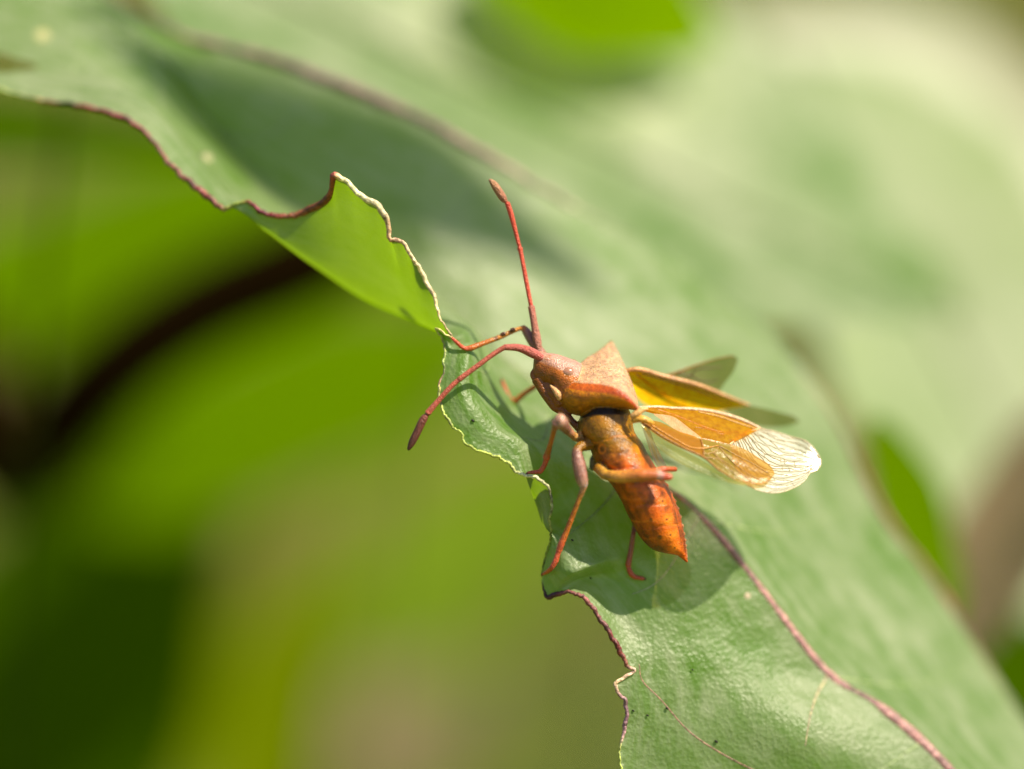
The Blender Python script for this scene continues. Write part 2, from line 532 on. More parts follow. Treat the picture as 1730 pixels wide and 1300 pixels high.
# ------------------------------------------------------------------ the long leaf the bug stands on
Ld = [(-1.5, -620, 40, 420), (-0.8, -340, 80, 340), (0.0, -120, 124, 260), (0.5, 0, 152, 212), (0.8, 80, 172, 190), (1.0, 150, 182, 165), (1.2, 218, 204, 140), (1.35, 250, 230, 125),
      (1.5, 285, 275, 110), (1.7, 330, 315, 95), (1.85, 362, 342, 85), (1.92, 376, 353, 80), (2.0, 395, 346, 75), (2.05, 413, 340, 70),
      (2.15, 440, 357, 65), (2.25, 480, 366, 62), (2.35, 520, 356, 52), (2.42, 549, 340, 24), (2.47, 560, 321, 0), (2.50, 562, 296, -30),
      (2.54, 578, 302, -32), (2.6, 605, 326, -32), (2.7, 648, 360, -28), (2.75, 656, 382, -22), (2.78, 659, 403, -18), (2.81, 674, 406, -16), (2.87, 694, 430, -10),
      (2.95, 716, 468, 20), (3.05, 734, 505, 14), (3.14, 746, 542, 8), (3.24, 763, 570, 10), (3.29, 752, 566, -4), (3.33, 737, 555, 12),
      (3.38, 744, 566, 14), (3.45, 752, 590, 12), (3.55, 749, 612, 6), (3.62, 751, 626, 2), (3.69, 743, 644, -4), (3.8, 742, 668, -12), (3.88, 746, 690, -18),
      (4.0, 760, 714, -24), (4.14, 781, 736, -28), (4.2, 785, 749, -30), (4.3, 812, 763, -28), (4.4, 838, 771, -22), (4.5, 860, 784, -16), (4.58, 876, 800, -14),
      (4.64, 892, 804, -20), (4.7, 908, 808, -26), (4.77, 922, 818, -28), (4.82, 930, 832, -28), (4.9, 932, 856, -26), (5.0, 929, 880, -18), (5.08, 931, 905, -6),
      (5.18, 924, 934, 12), (5.32, 916, 970, 26), (5.42, 918, 994, 26), (5.46, 923, 1007, 22), (5.54, 945, 1003, 8), (5.64, 968, 1001, -4), (5.74, 988, 1012, 0),
      (5.88, 1010, 1041, 0), (6.02, 1034, 1076, 0), (6.15, 1051, 1108, 0), (6.24, 1062, 1127, 0), (6.30, 1072, 1133, 0), (6.36, 1054, 1145, -2), (6.41, 1039, 1156, -4),
      (6.47, 1045, 1170, -3), (6.54, 1056, 1184, 0), (6.66, 1058, 1212, 0), (6.8, 1053, 1241, 0), (6.92, 1047, 1262, -2), (7.1, 1049, 1300, 0), (7.5, 1066, 1400, 0), (8.5, 1300, 1650, -20), (9.3, 1640, 1900, -60), (9.8, 1900, 2040, -60)]
Md = [(-1.5, -600, -60, 480), (0, 40, -30, 410), (1, 262, 88, 400), (1.5, 350, 205, 385), (2, 470, 332, 355), (2.5, 620, 424, 330), (3, 738, 505, 285), (3.5, 830, 588, 232), (4, 920, 662, 216),
      (4.5, 1010, 736, 150), (5, 1098, 804, 118), (5.5, 1182, 872, 100), (6, 1282, 992, 104), (6.5, 1392, 1134, 112), (7, 1490, 1200, 115), (7.5, 1600, 1300, 95), (8.5, 1800, 1620, 30), (9.8, 1925, 2040, -50)]
Rd = [(-1.5, -560, -190, 600), (0, 120, -36, 600), (1, 322, 66, 470), (1.5, 440, 96, 440), (2, 566, 140, 425), (2.5, 730, 211, 420), (3, 858, 284, 440), (3.5, 962, 346, 470), (4, 1090, 410, 520),
      (4.5, 1212, 490, 570), (5, 1322, 585, 560), (5.5, 1412, 704, 545), (6, 1484, 852, 520), (6.5, 1592, 1002, 480), (7, 1682, 1142, 440), (7.5, 1790, 1310, 390), (8.5, 1990, 1650, 230), (9.8, 1950, 2040, -40)]
# the strip beside the left margin: offset from the margin (u, dx, dy, dd)
Q1d = [(-1.5, 30, -40, 40), (0, 24, -26, 50), (1.0, 24, -30, 55), (1.5, 26, -22, 52), (1.8, 26, -8, 40), (1.95, 24, 8, 10), (2.15, 16, 30, 12), (2.35, 6, 92, 45), (2.5, 6, 172, 80), (2.7, 4, 156, 74), (2.9, 2, 105, 50),
       (3.05, 2, 62, 30), (3.16, 4, 28, 14), (3.26, 14, 8, 12), (3.36, 22, 14, 26), (3.5, 40, -12, 10), (3.9, 44, -24, 6), (4.3, 30, -36, 20), (4.55, 16, -26, 20), (4.66, 2, 18, 30), (4.76, -10, 30, 56), (4.86, -14, 30, 56), (4.98, -4, 18, 28),
       (5.1, 18, 0, -8), (5.3, 36, -8, -46), (5.45, 42, -26, -44), (5.6, 24, -24, 24), (5.8, 26, -18, 26), (6.3, 34, -14, 18), (6.6, 40, -12, 10), (7.5, 40, -12, 10), (9.8, 6, 0, 4)]
Q2d = [(-1.5, -605, -20, 460), (0, -40, 40, 350), (1, 205, 130, 300), (1.5, 318, 235, 245), (1.9, 420, 335, 215), (2.2, 520, 396, 190), (2.5, 604, 462, 205), (2.8, 690, 496, 180), (3.05, 752, 528, 135), (3.3, 800, 560, 100), (3.6, 822, 626, 76), (4, 862, 694, 70),
       (4.5, 955, 772, 72), (5, 1020, 850, 56), (5.5, 1070, 940, 38), (6, 1150, 1040, 44), (6.5, 1210, 1130, 40), (7, 1240, 1230, 40), (7.5, 1310, 1350, 40), (8.5, 1540, 1640, 6), (9.8, 1912, 2040, -55)]
sp = lambda dd, u: spline([r[0] for r in dd], [r[1:] for r in dd], u)


# lower silhouette of the rolled flap (u, px, py, depth)
Q1abs = [(1.9, 384, 356, 84), (2.15, 446, 388, 92), (2.3, 505, 430, 112), (2.45, 572, 470, 135), (2.62, 636, 506, 138), (2.8, 692, 536, 118), (2.95, 724, 553, 80), (3.1, 748, 565, 50), (3.35, 772, 580, 24)]
_ug = np.linspace(-1.5, 9.8, 2400)
_lg = sp(Ld, _ug)
_kk = np.exp(-0.5 * (np.arange(-60, 61) * (_ug[1] - _ug[0]) / 0.085) ** 2); _kk /= _kk.sum()
_ls = np.stack([np.convolve(np.pad(_lg[:, i], 60, mode='edge'), _kk, mode='valid') for i in range(3)], 1)


def l_soft(u):
    return np.stack([np.interp(u, _ug, _ls[:, i]) for i in range(3)], 1)


def leaf_S(u, v):
    """surface of the long leaf: u along, v across (0 left margin, 0.55 midrib, 1 right margin) -> pixel-space points"""
    u = np.asarray(u, float); v = np.asarray(v, float)
    ld = sp(Ld, u); l = l_soft(u)
    jag = 1.1 * np.sin(u * 61 + 2 * np.sin(u * 7)) + 0.9 * np.sin(u * 137 + 3 * np.sin(u * 11)) + 0.6 * np.sin(u * 291)
    ld = ld + np.stack([-0.5 * jag, 0.75 * jag, 0.6 * jag], 1); m = sp(Md, u); r = sp(Rd, u); q2 = sp(Q2d, u)
    w = (np.clip((u - 1.95) / 0.2, 0, 1) * np.clip((3.3 - u) / 0.15, 0, 1))[:, None]
    q1 = (1 - w) * (l + sp(Q1d, u)) + w * sp(Q1abs, u)
    out = np.zeros((len(u), 3))
    t1 = 0.5 * (m + r) + np.array([-14, 22, -30.0])
    kn = np.array([0, 0.15, 0.34, 0.55]); kr = np.array([0.55, 0.78, 1.0])
    # vectorised Hermite across, knots differ per u
    def cross(pts, kn, v):
        n = len(kn)
        d = [(pts[i + 1] - pts[i]) / (kn[i + 1] - kn[i]) for i in range(n - 1)]
        mm = [d[0]] + [(d[i - 1] * (kn[i + 1] - kn[i]) + d[i] * (kn[i] - kn[i - 1])) / (kn[i + 1] - kn[i - 1]) for i in range(1, n - 1)] + [d[-1]]
        k = np.clip(np.searchsorted(kn, v, side='right') - 1, 0, n - 2)
        A = np.stack(pts); Mt = np.stack(mm); idx = np.arange(len(v))
        h = (kn[k + 1] - kn[k])[:, None]; t = ((v - kn[k]) / (kn[k + 1] - kn[k]))[:, None]
        t2, t3 = t * t, t ** 3
        return (2 * t3 - 3 * t2 + 1) * A[k, idx] + (t3 - 2 * t2 + t) * h * Mt[k, idx] + (-2 * t3 + 3 * t2) * A[k + 1, idx] + (t3 - t2) * h * Mt[k + 1, idx]
    lo = v <= 0.55
    a = cross([l, q1, q2, m], kn, np.minimum(v, 0.55)); b = cross([m, t1, r], kr, np.maximum(v, 0.55))
    out = np.where(lo[:, None], a, b)
    out = out + (ld - l) * np.exp(-(v / 0.035) ** 1.3)[:, None]
    # gentle quilting between side veins
    amp = np.clip(np.minimum(v, 1 - v) * 8, 0, 1) * np.clip(np.abs(v - 0.55) * 8, 0, 1)
    out[:, 2] -= 30 * np.exp(-((u - 7.1) / 0.38) ** 2 - ((v - 0.43) / 0.085) ** 2)
    out[:, 2] += amp * (3 * np.sin(u * 3.1 + np.abs(v - 0.55) * 9) + 1.6 * np.sin(u * 7.3 + v * 13 + 1.3 * np.sin(u * 2.3)))
    out[:, 1] += amp * 1.6 * np.sin(u * 4.7 - v * 8 + np.sin(u * 1.9))
    return out


LEAF_M = leaf_mat('waxy_leaf', (0.075, 0.165, 0.012), (0.30, 0.345, 0.20), (0.34, 0.58, 0.0), 0.38, 0.38, 0.9, 0.38, 95, 0.5, mottle=0.62, streak=True)  # pale patches paint sky sheen into the colour, along with waxy bloom
nu, nv = 760, 150
uu = np.linspace(-1.5, 9.8, nu)
vv = np.concatenate([np.linspace(0, 0.2, 60, endpoint=False), np.linspace(0.2, 1, nv - 60)])
UU, VV = np.meshgrid(uu, vv, indexing='ij')
SP = leaf_S(UU.ravel(), VV.ravel())
LW = W(SP)
def in_hole(p):
    x, y = p[0], p[1]
    if y > 190: return False
    h = 17 * math.sqrt(max(0.0, 1 - ((x + 20) / 84) ** 2)) if abs(x + 20) < 84 else 0
    return abs(y - (106 + 0.12 * x)) < h * (1 - 0.3 * (x > 20))


LF = [f for f in grid_faces(nu, nv) if not in_hole((SP[f[0]] + SP[f[2]]) / 2)]
leaf = build('broad_leaf', LW, LF, LEAF_M, origin=W(np.array([1925.0, 2040, -50])), uvs=np.stack([UU.ravel() / 10, VV.ravel()], 1))
tag(leaf, 'long waxy green leaf with curled purple brown edge, carrying the insect', 'leaf')


def rim(vside, us, rad, cols, name, n=8, jit=0.6, sink=0.0):
    P = leaf_S(us, np.full(len(us), vside))
    P[:, 2] += sink * rad * 1.0
    P = P + np.stack([np.convolve(rng.normal(0, jit * 1.6, len(us) + 4), np.ones(5) / 5, mode='valid') for _ in range(3)], 1)
    r = rad * (1 + np.convolve(rng.normal(0, 0.5, len(us) + 8), np.ones(9) / 9, mode='valid'))
    Vt, Ft = tube(W(P), np.maximum(r, 0.4) * K, n)
    cols = np.asarray(cols) * (1 + np.convolve(rng.normal(0, 0.7, len(us) + 6), np.ones(7) / 7, mode='valid'))[:, None]
    cols = np.clip(cols, 0.01, 0.9)
    c = np.repeat(cols, n, 0)
    c = np.vstack([c, cols[:1], cols[-1:]])
    return build(name, Vt, Ft, RIM_M, parent=leaf, colors=c)


RIM_M = tint_mat('leaf_rim', 0.5, bump=0.5, scale=60, vary=0.5)
ur = np.linspace(-1.5, 9.8, 900)
brown, purple, tan, lime, mauve, dk = (0.17, 0.055, 0.03), (0.16, 0.05, 0.045), (0.55, 0.42, 0.22), (0.36, 0.40, 0.10), (0.36, 0.20, 0.20), (0.07, 0.025, 0.02)
lime2 = (0.30, 0.38, 0.06)
ck = [(-1.5, lime), (0.6, lime), (0.8, (0.24, 0.09, 0.05)), (1.6, (0.20, 0.07, 0.05)), (1.9, (0.22, 0.08, 0.04)), (2.02, lime2), (2.08, brown), (2.3, (0.22, 0.07, 0.03)), (2.47, (0.2, 0.05, 0.02)), (2.51, (0.25, 0.06, 0.04)), (2.54, (0.72, 0.62, 0.30)), (2.68, (0.72, 0.60, 0.34)), (2.79, (0.62, 0.36, 0.20)), (2.86, (0.72, 0.55, 0.32)), (3.1, (0.66, 0.50, 0.24)), (3.2, (0.4, 0.3, 0.16)),
      (3.33, (0.5, 0.46, 0.15)), (3.62, (0.2, 0.22, 0.08)), (3.68, (0.18, 0.10, 0.06)), (3.8, lime), (4.5, lime), (4.62, (0.6, 0.58, 0.3)), (4.9, (0.45, 0.46, 0.15)), (5.1, lime2), (5.36, lime2), (5.44, dk), (5.6, purple), (5.9, purple), (6.22, (0.24, 0.09, 0.06)), (6.30, (0.6, 0.4, 0.3)), (6.41, (0.55, 0.38, 0.22)),
      (6.5, mauve), (6.8, mauve), (6.95, lime), (9.8, lime)]
rk = [(-1.5, 2), (0.6, 2.5), (0.9, 4.2), (1.4, 4.8), (1.92, 4.8), (2.03, 2.6), (2.12, 4.8), (2.4, 5.5), (2.5, 6), (2.55, 4), (2.68, 5.5), (2.79, 3.5), (3.1, 3.2), (3.24, 2.2), (3.33, 1.8), (3.6, 2), (4.5, 2), (4.64, 2.6), (4.9, 2.2), (5.2, 2.0), (5.4, 2.5), (5.46, 5), (5.6, 3.6), (6.0, 5.0), (6.25, 4), (6.4, 3.2), (6.7, 3.6), (7, 2), (9.8, 2)]
rim(0.0, ur, spline([k[0] for k in rk], [k[1] for k in rk], ur)[:, 0], np.clip(spline([k[0] for k in ck], [k[1] for k in ck], ur), 0, 1), 'leaf_margin')
rim(1.0, ur[::2], spline([-1.5, 1, 2.6, 3.3, 4.0, 5.0, 5.6, 6.4, 7.2, 9.8], [6, 8, 9, 6, 2, 2, 6, 8, 3, 2], ur[::2])[:, 0], spline([-1.5, 1.2, 2.6, 3.3, 3.9, 5.0, 5.5, 6.6, 7.2, 9.8], [(0.2, 0.16, 0.12), (0.19, 0.12, 0.10), (0.33, 0.19, 0.17), (0.34, 0.26, 0.20), (0.30, 0.36, 0.18), (0.28, 0.32, 0.15), (0.20, 0.08, 0.04), (0.18, 0.06, 0.035), (0.2, 0.2, 0.08), (0.2, 0.2, 0.08)], ur[::2]), 'leaf_margin', 8, 1.5)
um = np.linspace(-1.4, 9.75, 320)
mr = 5.0 + 6.0 * np.clip((um - 4.5) / 3, 0, 1.4)
rim(0.55, um, mr * np.where(um < 4.6, 0.7, 1), spline([-1.4, 3.6, 5.0, 9.75], [(0.16, 0.21, 0.07), (0.17, 0.20, 0.08), (0.27, 0.15, 0.12), (0.27, 0.14, 0.12)], um), 'midrib', 12, 0.4, sink=0.75)


def vein(path, r0, r1, col):
    path = np.asarray(path, float)
    n = 60
    q = spline(np.linspace(0, 1, len(path)), path, np.linspace(0, 1, n))
    P = leaf_S(q[:, 0], q[:, 1])
    P[:, 2] += 0.7 * np.linspace(r0, r1, n)
    Vt, Ft = tube(W(P), np.linspace(r0, r1, n) * K, 6)
    return build('vein', Vt, Ft, RIM_M, parent=leaf, colors=np.tile(col, (len(Vt), 1)))


vc = (0.26, 0.33, 0.13)
for k in range(-1, 8):
    u0 = k + 0.55
    vein([(u0, 0.55), (u0 + 0.18, 0.68), (u0 + 0.30, 0.82), (u0 + 0.36, 0.95)], 2.4, 0.8, vc)
for u0 in (0.4, 1.0, 3.3, 4.0, 4.7, 7.3):
    vein([(u0, 0.55), (u0 + 0.2, 0.44), (u0 + 0.32, 0.32), (u0 + 0.4, 0.2)], 2.0, 0.6, vc)
vein([(6.52, 0.55), (6.72, 0.5), (6.95, 0.46), (7.2, 0.42)], 3.0, 1.6, (0.36, 0.30, 0.16))
vein([(6.28, 0.10), (6.5, 0.16), (6.75, 0.22), (7.05, 0.28), (7.4, 0.36)], 1.2, 2.2, (0.30, 0.16, 0.10))
vein([(5.5, 0.55), (5.62, 0.45), (5.72, 0.36), (5.8, 0.25)], 1.6, 0.8, (0.38, 0.38, 0.22))
# the leaf stalk and the stem it grows from, outside the frame at the lower right
base = np.array([1925.0, 2040, -50])
Vt, Ft = ptube([base, (1985, 2300, -40), (2060, 2600, 60), (2110, 2900, 200)], [13, 13, 15, 20], 10, 30)
build('petiole', Vt, Ft, RIM_M, parent=leaf, colors=np.tile((0.22, 0.11, 0.09), (len(Vt), 1)))
top = W(np.array([2110.0, 2900, 200])); sb = np.array([top[0] + 1.5, top[1] + 1.0, -1.0])
Vt, Ft = tube(np.linspace(top + np.array([-.2, 0, 3.0]), sb, 20), np.linspace(0.12, 0.3, 20), 12)
o = build('plant_stem', Vt, Ft, STEMC, origin=sb)
tag(o, 'upright green stem that carries the long waxy leaf', 'stem')

# tiny dark specks of dirt on the leaf surface
tree_px = SP[:, :2]
vis = SP[:, 2]


def leaf_depth(px, py):
    """depth of the visible (nearest) sheet of the long leaf at a picture point"""
    d2 = (tree_px[:, 0] - px) ** 2 + (tree_px[:, 1] - py) ** 2
    k = np.argsort(d2)[:12]
    return float(vis[k[d2[k] < 60]].min()) if (d2[k] < 60).any() else float(vis[k[0]])


SPECK = plain_mat('dark_speck', (0.012, 0.010, 0.006), 0.6)
for (x, y, r) in ((799, 711, 2.4), (967, 913, 1.8), (1210, 1253, 2.4), (1127, 1197, 2.2), (1094, 1209, 1.8), (1070, 1201, 1.8), (998, 977, 1.6), (1170, 1132, 1.6)):
    z = leaf_depth(x, y)
    Vt, Ft = ptube([(x - r, y - .6 * r, z - 1.2), (x, y, z - 1.8), (x + r, y + .8 * r, z - 1.2)], [r * .5, r * .9, r * .4], 7, 6)
    build('speck', Vt, Ft, SPECK, parent=leaf)

BLEM = tint_mat('dry_spot', 0.7, bump=0.5, scale=60)
for (x, y, r, cc_) in ((352, 266, 9, (0.31, 0.30, 0.15)), (341, 262, 5, (0.10, 0.12, 0.05)), (1263, 1007, 6, (0.42, 0.33, 0.22)), (72, 60, 14, (0.30, 0.30, 0.12)), (1146, 905, 4, (0.5, 0.35, 0.28))):
    z = leaf_depth(x, y)
    k = np.argsort((SP[:, 0] - x) ** 2 + (SP[:, 1] - y) ** 2)[:60]
    k = k[np.abs(SP[k, 2] - z) < 60]
    a_ = rng.uniform(0, 6.28, 26); rr_ = r * (0.75 + 0.35 * rng.random(26))
    A_ = np.c_[SP[k, :2] - [x, y], np.ones(len(k))]
    pl = np.linalg.lstsq(A_, SP[k, 2], rcond=None)[0]
    th_ = np.linspace(0, 2 * np.pi, 26, endpoint=False)
    ringp = np.stack([x + rr_ * np.cos(th_), y + rr_ * np.sin(th_)], 1)
    zz = pl[2] + (ringp - [x, y]) @ pl[:2] + 0.2
    V = np.vstack([np.c_[ringp, zz], [[x, y, pl[2] - 1.6]]])
    build('blemish', W(V), [(26, j, (j + 1) % 26) for j in range(26)], BLEM, parent=leaf, colors=np.tile(cc_, (27, 1)))

# ------------------------------------------------------------------ the bug
Z_MIDFOOT = leaf_depth(848, 642)
Z_HINDFOOT = leaf_depth(1087, 978)
print('foot depths', Z_MIDFOOT, Z_HINDFOOT)
bug = empty('leaf_footed_bug', W(np.array([905.0, 900.0, 20.0])))
tag(bug, 'reddish brown squash bug with half spread amber wings, gripping the leaf edge', 'insect')

BV, BF, BC = [], [], []


def shell(V, F, C):
    off = len(BV)
    BV.extend(V.tolist()); BF.extend([tuple(i + off for i in f) for f in F])
    C = np.asarray(C, float)
    BC.extend((np.tile(C, (len(V), 1)) if C.ndim == 1 else C).tolist())


def limb(pts, rad, cols, n=12):
    pts = np.asarray(pts, float); rad = np.asarray(rad, float); cols = np.asarray(cols, float)
    q = np.concatenate([[0], np.cumsum(np.linalg.norm(np.diff(pts, axis=0), axis=1))])
    m = max(8, int(q[-1] / 2.5)); uq = np.linspace(0, q[-1], m)
    P = np.stack([np.interp(uq, q, pts[:, i]) for i in range(3)], 1)
    # round the joints a little
    for _ in range(2):
        P[1:-1] = 0.25 * P[:-2] + 0.5 * P[1:-1] + 0.25 * P[2:]
    R = np.interp(uq, q, rad)
    V, F = tube(W(P), R * K, n)
    c = np.stack([np.interp(uq, q, cols[:, i]) for i in range(3)], 1)
    c = np.repeat(c, n, 0); c = np.vstack([c, c[:1], c[-1:]])
    shell(V, F, c)


def loft(rings, cols):
    """rings: list of (n,3) pixel-space closed rings"""
    n = len(rings[0])
    V = W(np.concatenate(rings))
    F = grid_faces(len(rings), n, True)
    a = len(V)
    V = np.vstack([V, W(rings[0].mean(0)), W(rings[-1].mean(0))])
    last = (len(rings) - 1) * n
    for j in range(n):
        F.append((a, (j + 1) % n, j)); F.append((a + 1, last + j, last + (j + 1) % n))
    c = np.vstack([np.repeat(np.asarray(cols, float), n, 0) if len(cols) == len(rings) else cols, np.zeros((0, 3))])
    c = np.vstack([c, c[:1], c[-1:]])
    shell(V, F, c)


def quad3(a, b, c, n):
    t = np.linspace(0, 1, n, endpoint=False)[:, None]
    a, b, c = map(lambda x: np.asarray(x, float), (a, b, c))
    return a * (1 - t) * (1 - 2 * t) + b * 4 * t * (1 - t) + c * t * (2 * t - 1)


TAN = np.array((0.62, 0.37, 0.20)); ORANGE = np.array((0.62, 0.20, 0.003)); RED = np.array((0.45, 0.05, 0.008))
OLIVE = np.array((0.27, 0.115, 0.001)); RUST = np.array((0.52, 0.095, 0.002)); BROWN = np.array((0.26, 0.075, 0.006)); PINK = np.array((0.46, 0.25, 0.18))
FEM = np.array((0.30, 0.135, 0.10)); TIB = np.array((0.46, 0.13, 0.018)); TAR = np.array((0.50, 0.085, 0.03))

# pronotum
prs = [  # N (near ridge), M (top), F (far ridge), FB, B, NB
    ((967, 645, -30), (973, 627, 0), (981, 613, 30), (966, 650, 32), (949, 689, 0), (951, 668, -30)),
    ((983, 646, -42), (990, 624, 0), (992, 604, 42), (982, 650, 42), (958, 696, -4), (963, 673, -42)),
    ((1004, 647, -52), (1012, 619, 0), (1010, 593, 58), (1004, 650, 48), (978, 703, -8), (986, 678, -52)),
    ((1026, 650, -62), (1032, 620, 2), (1026, 580, 78), (1024, 650, 52), (1002, 697, -12), (1010, 678, -60)),
    ((1044, 656, -70), (1048, 626, 3), (1034, 576, 82), (1040, 652, 54), (1024, 694, -16), (1032, 680, -66)),
    ((1060, 666, -74), (1059, 636, 3), (1044, 594, 70), (1052, 656, 50), (1044, 692, -20), (1052, 684, -68)),
    ((1071, 680, -70), (1068, 650, 2), (1055, 618, 58), (1062, 664, 42), (1060, 692, -22), (1066, 689, -64)),
    ((1080, 691, -58), (1074, 664, -4), (1064, 640, 42), (1068, 672, 30), (1070, 693, -24), (1074, 694, -54)),
]
arr = np.array(prs, float)
q = np.arange(len(prs)); uq = np.linspace(0, len(prs) - 1, 48)
dense = np.stack([spline(q, arr[:, i], uq) for i in range(6)], 1)
rings, cols = [], []
for i, s in enumerate(dense):
    N_, M_, F_, FB, B_, NB = s
    rings.append(np.vstack([quad3(N_, M_, F_, 22), quad3(F_, FB, B_, 16), quad3(B_, NB, N_, 20)]))
    t = i / 47
    top = np.tile(TAN, (22, 1)) * (1 + 0.0 * t)
    far = np.tile(OLIVE, (16, 1))
    k = np.linspace(0, 1, 20)[:, None]
    near = (1 - k) * (OLIVE * 1.1) + k * ORANGE
    near[k[:, 0] > 0.84] = RED * (0.55 + 0.45 * t) + ORANGE * 0.45 * (1 - t)
    cols.append(np.vstack([top, far, near]))
n_ring = len(rings[0])
loft(rings, np.concatenate(cols))

# thorax and abdomen
secs = [((990, 690), (1054, 676), 40), ((977, 712), (1066, 700), 54), ((979, 735), (1072, 729), 58), ((996, 757), (1086, 750), 60), ((1004, 780), (1101, 778), 62), ((1022, 805), (1116, 801), 62),
        ((1044, 836), (1135, 834), 60), ((1062, 873), (1148, 866), 54), ((1083, 910), (1156, 902), 42), ((1106, 930), (1159, 926), 28), ((1140, 938), (1160, 940), 9)]
qs = np.arange(len(secs)); uq = np.linspace(0, len(secs) - 1, 90)
Lp = spline(qs, [s[0] for s in secs], uq); Rp = spline(qs, [s[1] for s in secs], uq); Hd = spline(qs, [s[2] for s in secs], uq)[:, 0]
th = np.linspace(0, 2 * np.pi, 48, endpoint=False)
rings, cc = [], []
for i in range(90):
    groove = 1 - 0.016 * math.exp(-((uq[i] % 1.0 - 0.5) / 0.06) ** 2) * (uq[i] > 2.0)
    c = (Lp[i] + Rp[i]) / 2; h = (Rp[i] - Lp[i]) / 2
    ca, sa = np.cos(th), np.sin(th)
    # egg section: rounded belly (left), flatter with a crest at the side rim (right)
    xx = np.sign(ca) * np.abs(ca) ** 0.92
    fl_ = np.where(ca > 0, np.abs(sa) ** (0.12 + 0.45 * ca), np.abs(sa) ** 0.12)
    r = np.stack([c[0] + h[0] * xx * groove, c[1] + h[1] * xx * groove, -6 - Hd[i] * sa * groove * fl_], 1)
    rings.append(r)
loft(rings, np.tile(RUST, (90 * 48, 1)))
limb([(1134, 918, -6), (1150, 932, -6), (1161, 950, -6)], [16, 9, 1.6], [RUST] * 3, 16)
# little teeth along the side rim of the abdomen
for k in np.linspace(5.6, 10.0, 12):
    p = spline(qs, [s[1] for s in secs], [k])[0]
    limb([(p[0] - 5, p[1] - 3, -6), (p[0] + 1.6, p[1], -6), (p[0] + .5, p[1] + 3, -6)], [3, 1.8, 1.0], [(0.6, 0.3, 0.2)] * 3, 8)

# head
hs = [((902, 604), (900, 628), 9), ((909, 597), (902, 640), 18), ((920, 596), (912, 648), 24), ((938, 598), (930, 654), 30), ((955, 603), (941, 672), 34), ((970, 609), (951, 688), 35), ((984, 615), (962, 693), 34)]
qs2 = np.arange(len(hs)); uq2 = np.linspace(0, len(hs) - 1, 40)
Tp = spline(qs2, [s[0] for s in hs], uq2); Bp = spline(qs2, [s[1] for s in hs], uq2); Hh = spline(qs2, [s[2] for s in hs], uq2)[:, 0]
rings = []
for i in range(40):
    c = (Tp[i] + Bp[i]) / 2; h = (Tp[i] - Bp[i]) / 2
    ca, sa = np.cos(th), np.sin(th)
    rings.append(np.stack([c[0] + h[0] * ca, c[1] + h[1] * ca, -Hh[i] * np.sign(sa) * np.abs(sa) ** 0.8], 1))
HEADOFF = len(BV)
loft(rings, np.tile(BROWN, (40 * 48, 1)))
HEADEND = len(BV)
limb([(904, 626, -8), (899, 633, -8), (903, 640, -8)], [5, 5, 5], [BROWN] * 3)
limb([(908, 640, -8), (922, 666, -10), (936, 688, -8), (948, 697, -4)], [11, 9, 7, 5], [BROWN * .8, BROWN * .8, BROWN, BROWN])
limb([(922, 645, -8), (934, 662, -10), (946, 684, -8)], [9, 13, 10], [BROWN] * 3)
limb([(929, 651, -24), (937, 659, -27), (943, 667, -28), (945, 676, -26)], [1.5, 4.5, 6, 3], [(0.62, 0.34, 0.14)] * 4)
limb([(948, 690, -6), (966, 712, -6), (990, 735, -4)], [7, 6, 8], [BROWN, BROWN * .6, BROWN * .6])
for (x, y, z, r) in ((909, 599, 10, 7), (916, 606, -14, 7.5)):
    limb([(x + 10, y + 5, z), (x, y, z)], [r + 3, r], [BROWN * 1.4, PINK], 12)

# legs
zf = leaf_depth(766, 590)
claw = (0.10, 0.03, 0.02)


def claws(p, d, col=claw):
    p = np.array(p, float); d = np.array(d, float)
    for s in (-1, 1):
        limb([p, p + d * 4 + np.array([0, s * 2.0, s * 2]), p + d * 7 + np.array([0, s * 1.4 + 2, s * 2.4])], [1.6, 1.2, 0.8], [col] * 3, 6)


LEGOFF = len(BV)
# far fore leg reaching over the slit in the margin
limb([(930, 622, 16), (914, 598, 22), (900, 578, 26), (889, 560, 28), (884, 554, 28)], [8, 9, 8.5, 7.5, 5], [BROWN, FEM, FEM, FEM, TIB])
limb([(886, 555, 28), (878, 555, 27), (842, 571, 22), (815, 581, 16), (797, 588, 12), (787, 590, 10)], [5.5, 3.6, 4.2, 4.4, 5.4, 4.0], [TIB * 1.2, (0.52, 0.22, 0.03), (0.5, 0.2, 0.03), TIB, TIB, TAR])
for (x, y) in ((866, 559), (850, 566), (838, 574), (822, 579)):
    limb([(x - 3, y - 1, 20), (x + 3, y - 2.5, 20)], [3.2, 3.2], [(0.08, 0.03, 0.015)] * 2, 8)
limb([(789, 590, 10), (780, 587, 7), (771, 578, 4), (763, 571, 8)], [3.6, 3.6, 3.4, 2.4], [TAR] * 4)
claws((763, 571, 8), (-0.8, -0.3, 0))
# far middle leg, foot on the leaf behind the head
zm = Z_MIDFOOT - 6
limb([(945, 640, 26), (912, 648, zm * .7), (885, 666, zm * .9), (870, 679, zm - 4)], [7, 4.2, 4.6, 5.2], [BROWN, TIB * 1.1, TIB, TIB])
limb([(870, 679, zm - 4), (861, 674, zm), (854, 658, zm + 1), (848, 643, zm + 3)], [4.5, 3.8, 3.4, 2.4], [TAR] * 4)
claws((848, 643, zm + 3), (-0.3, -0.7, 0.1))
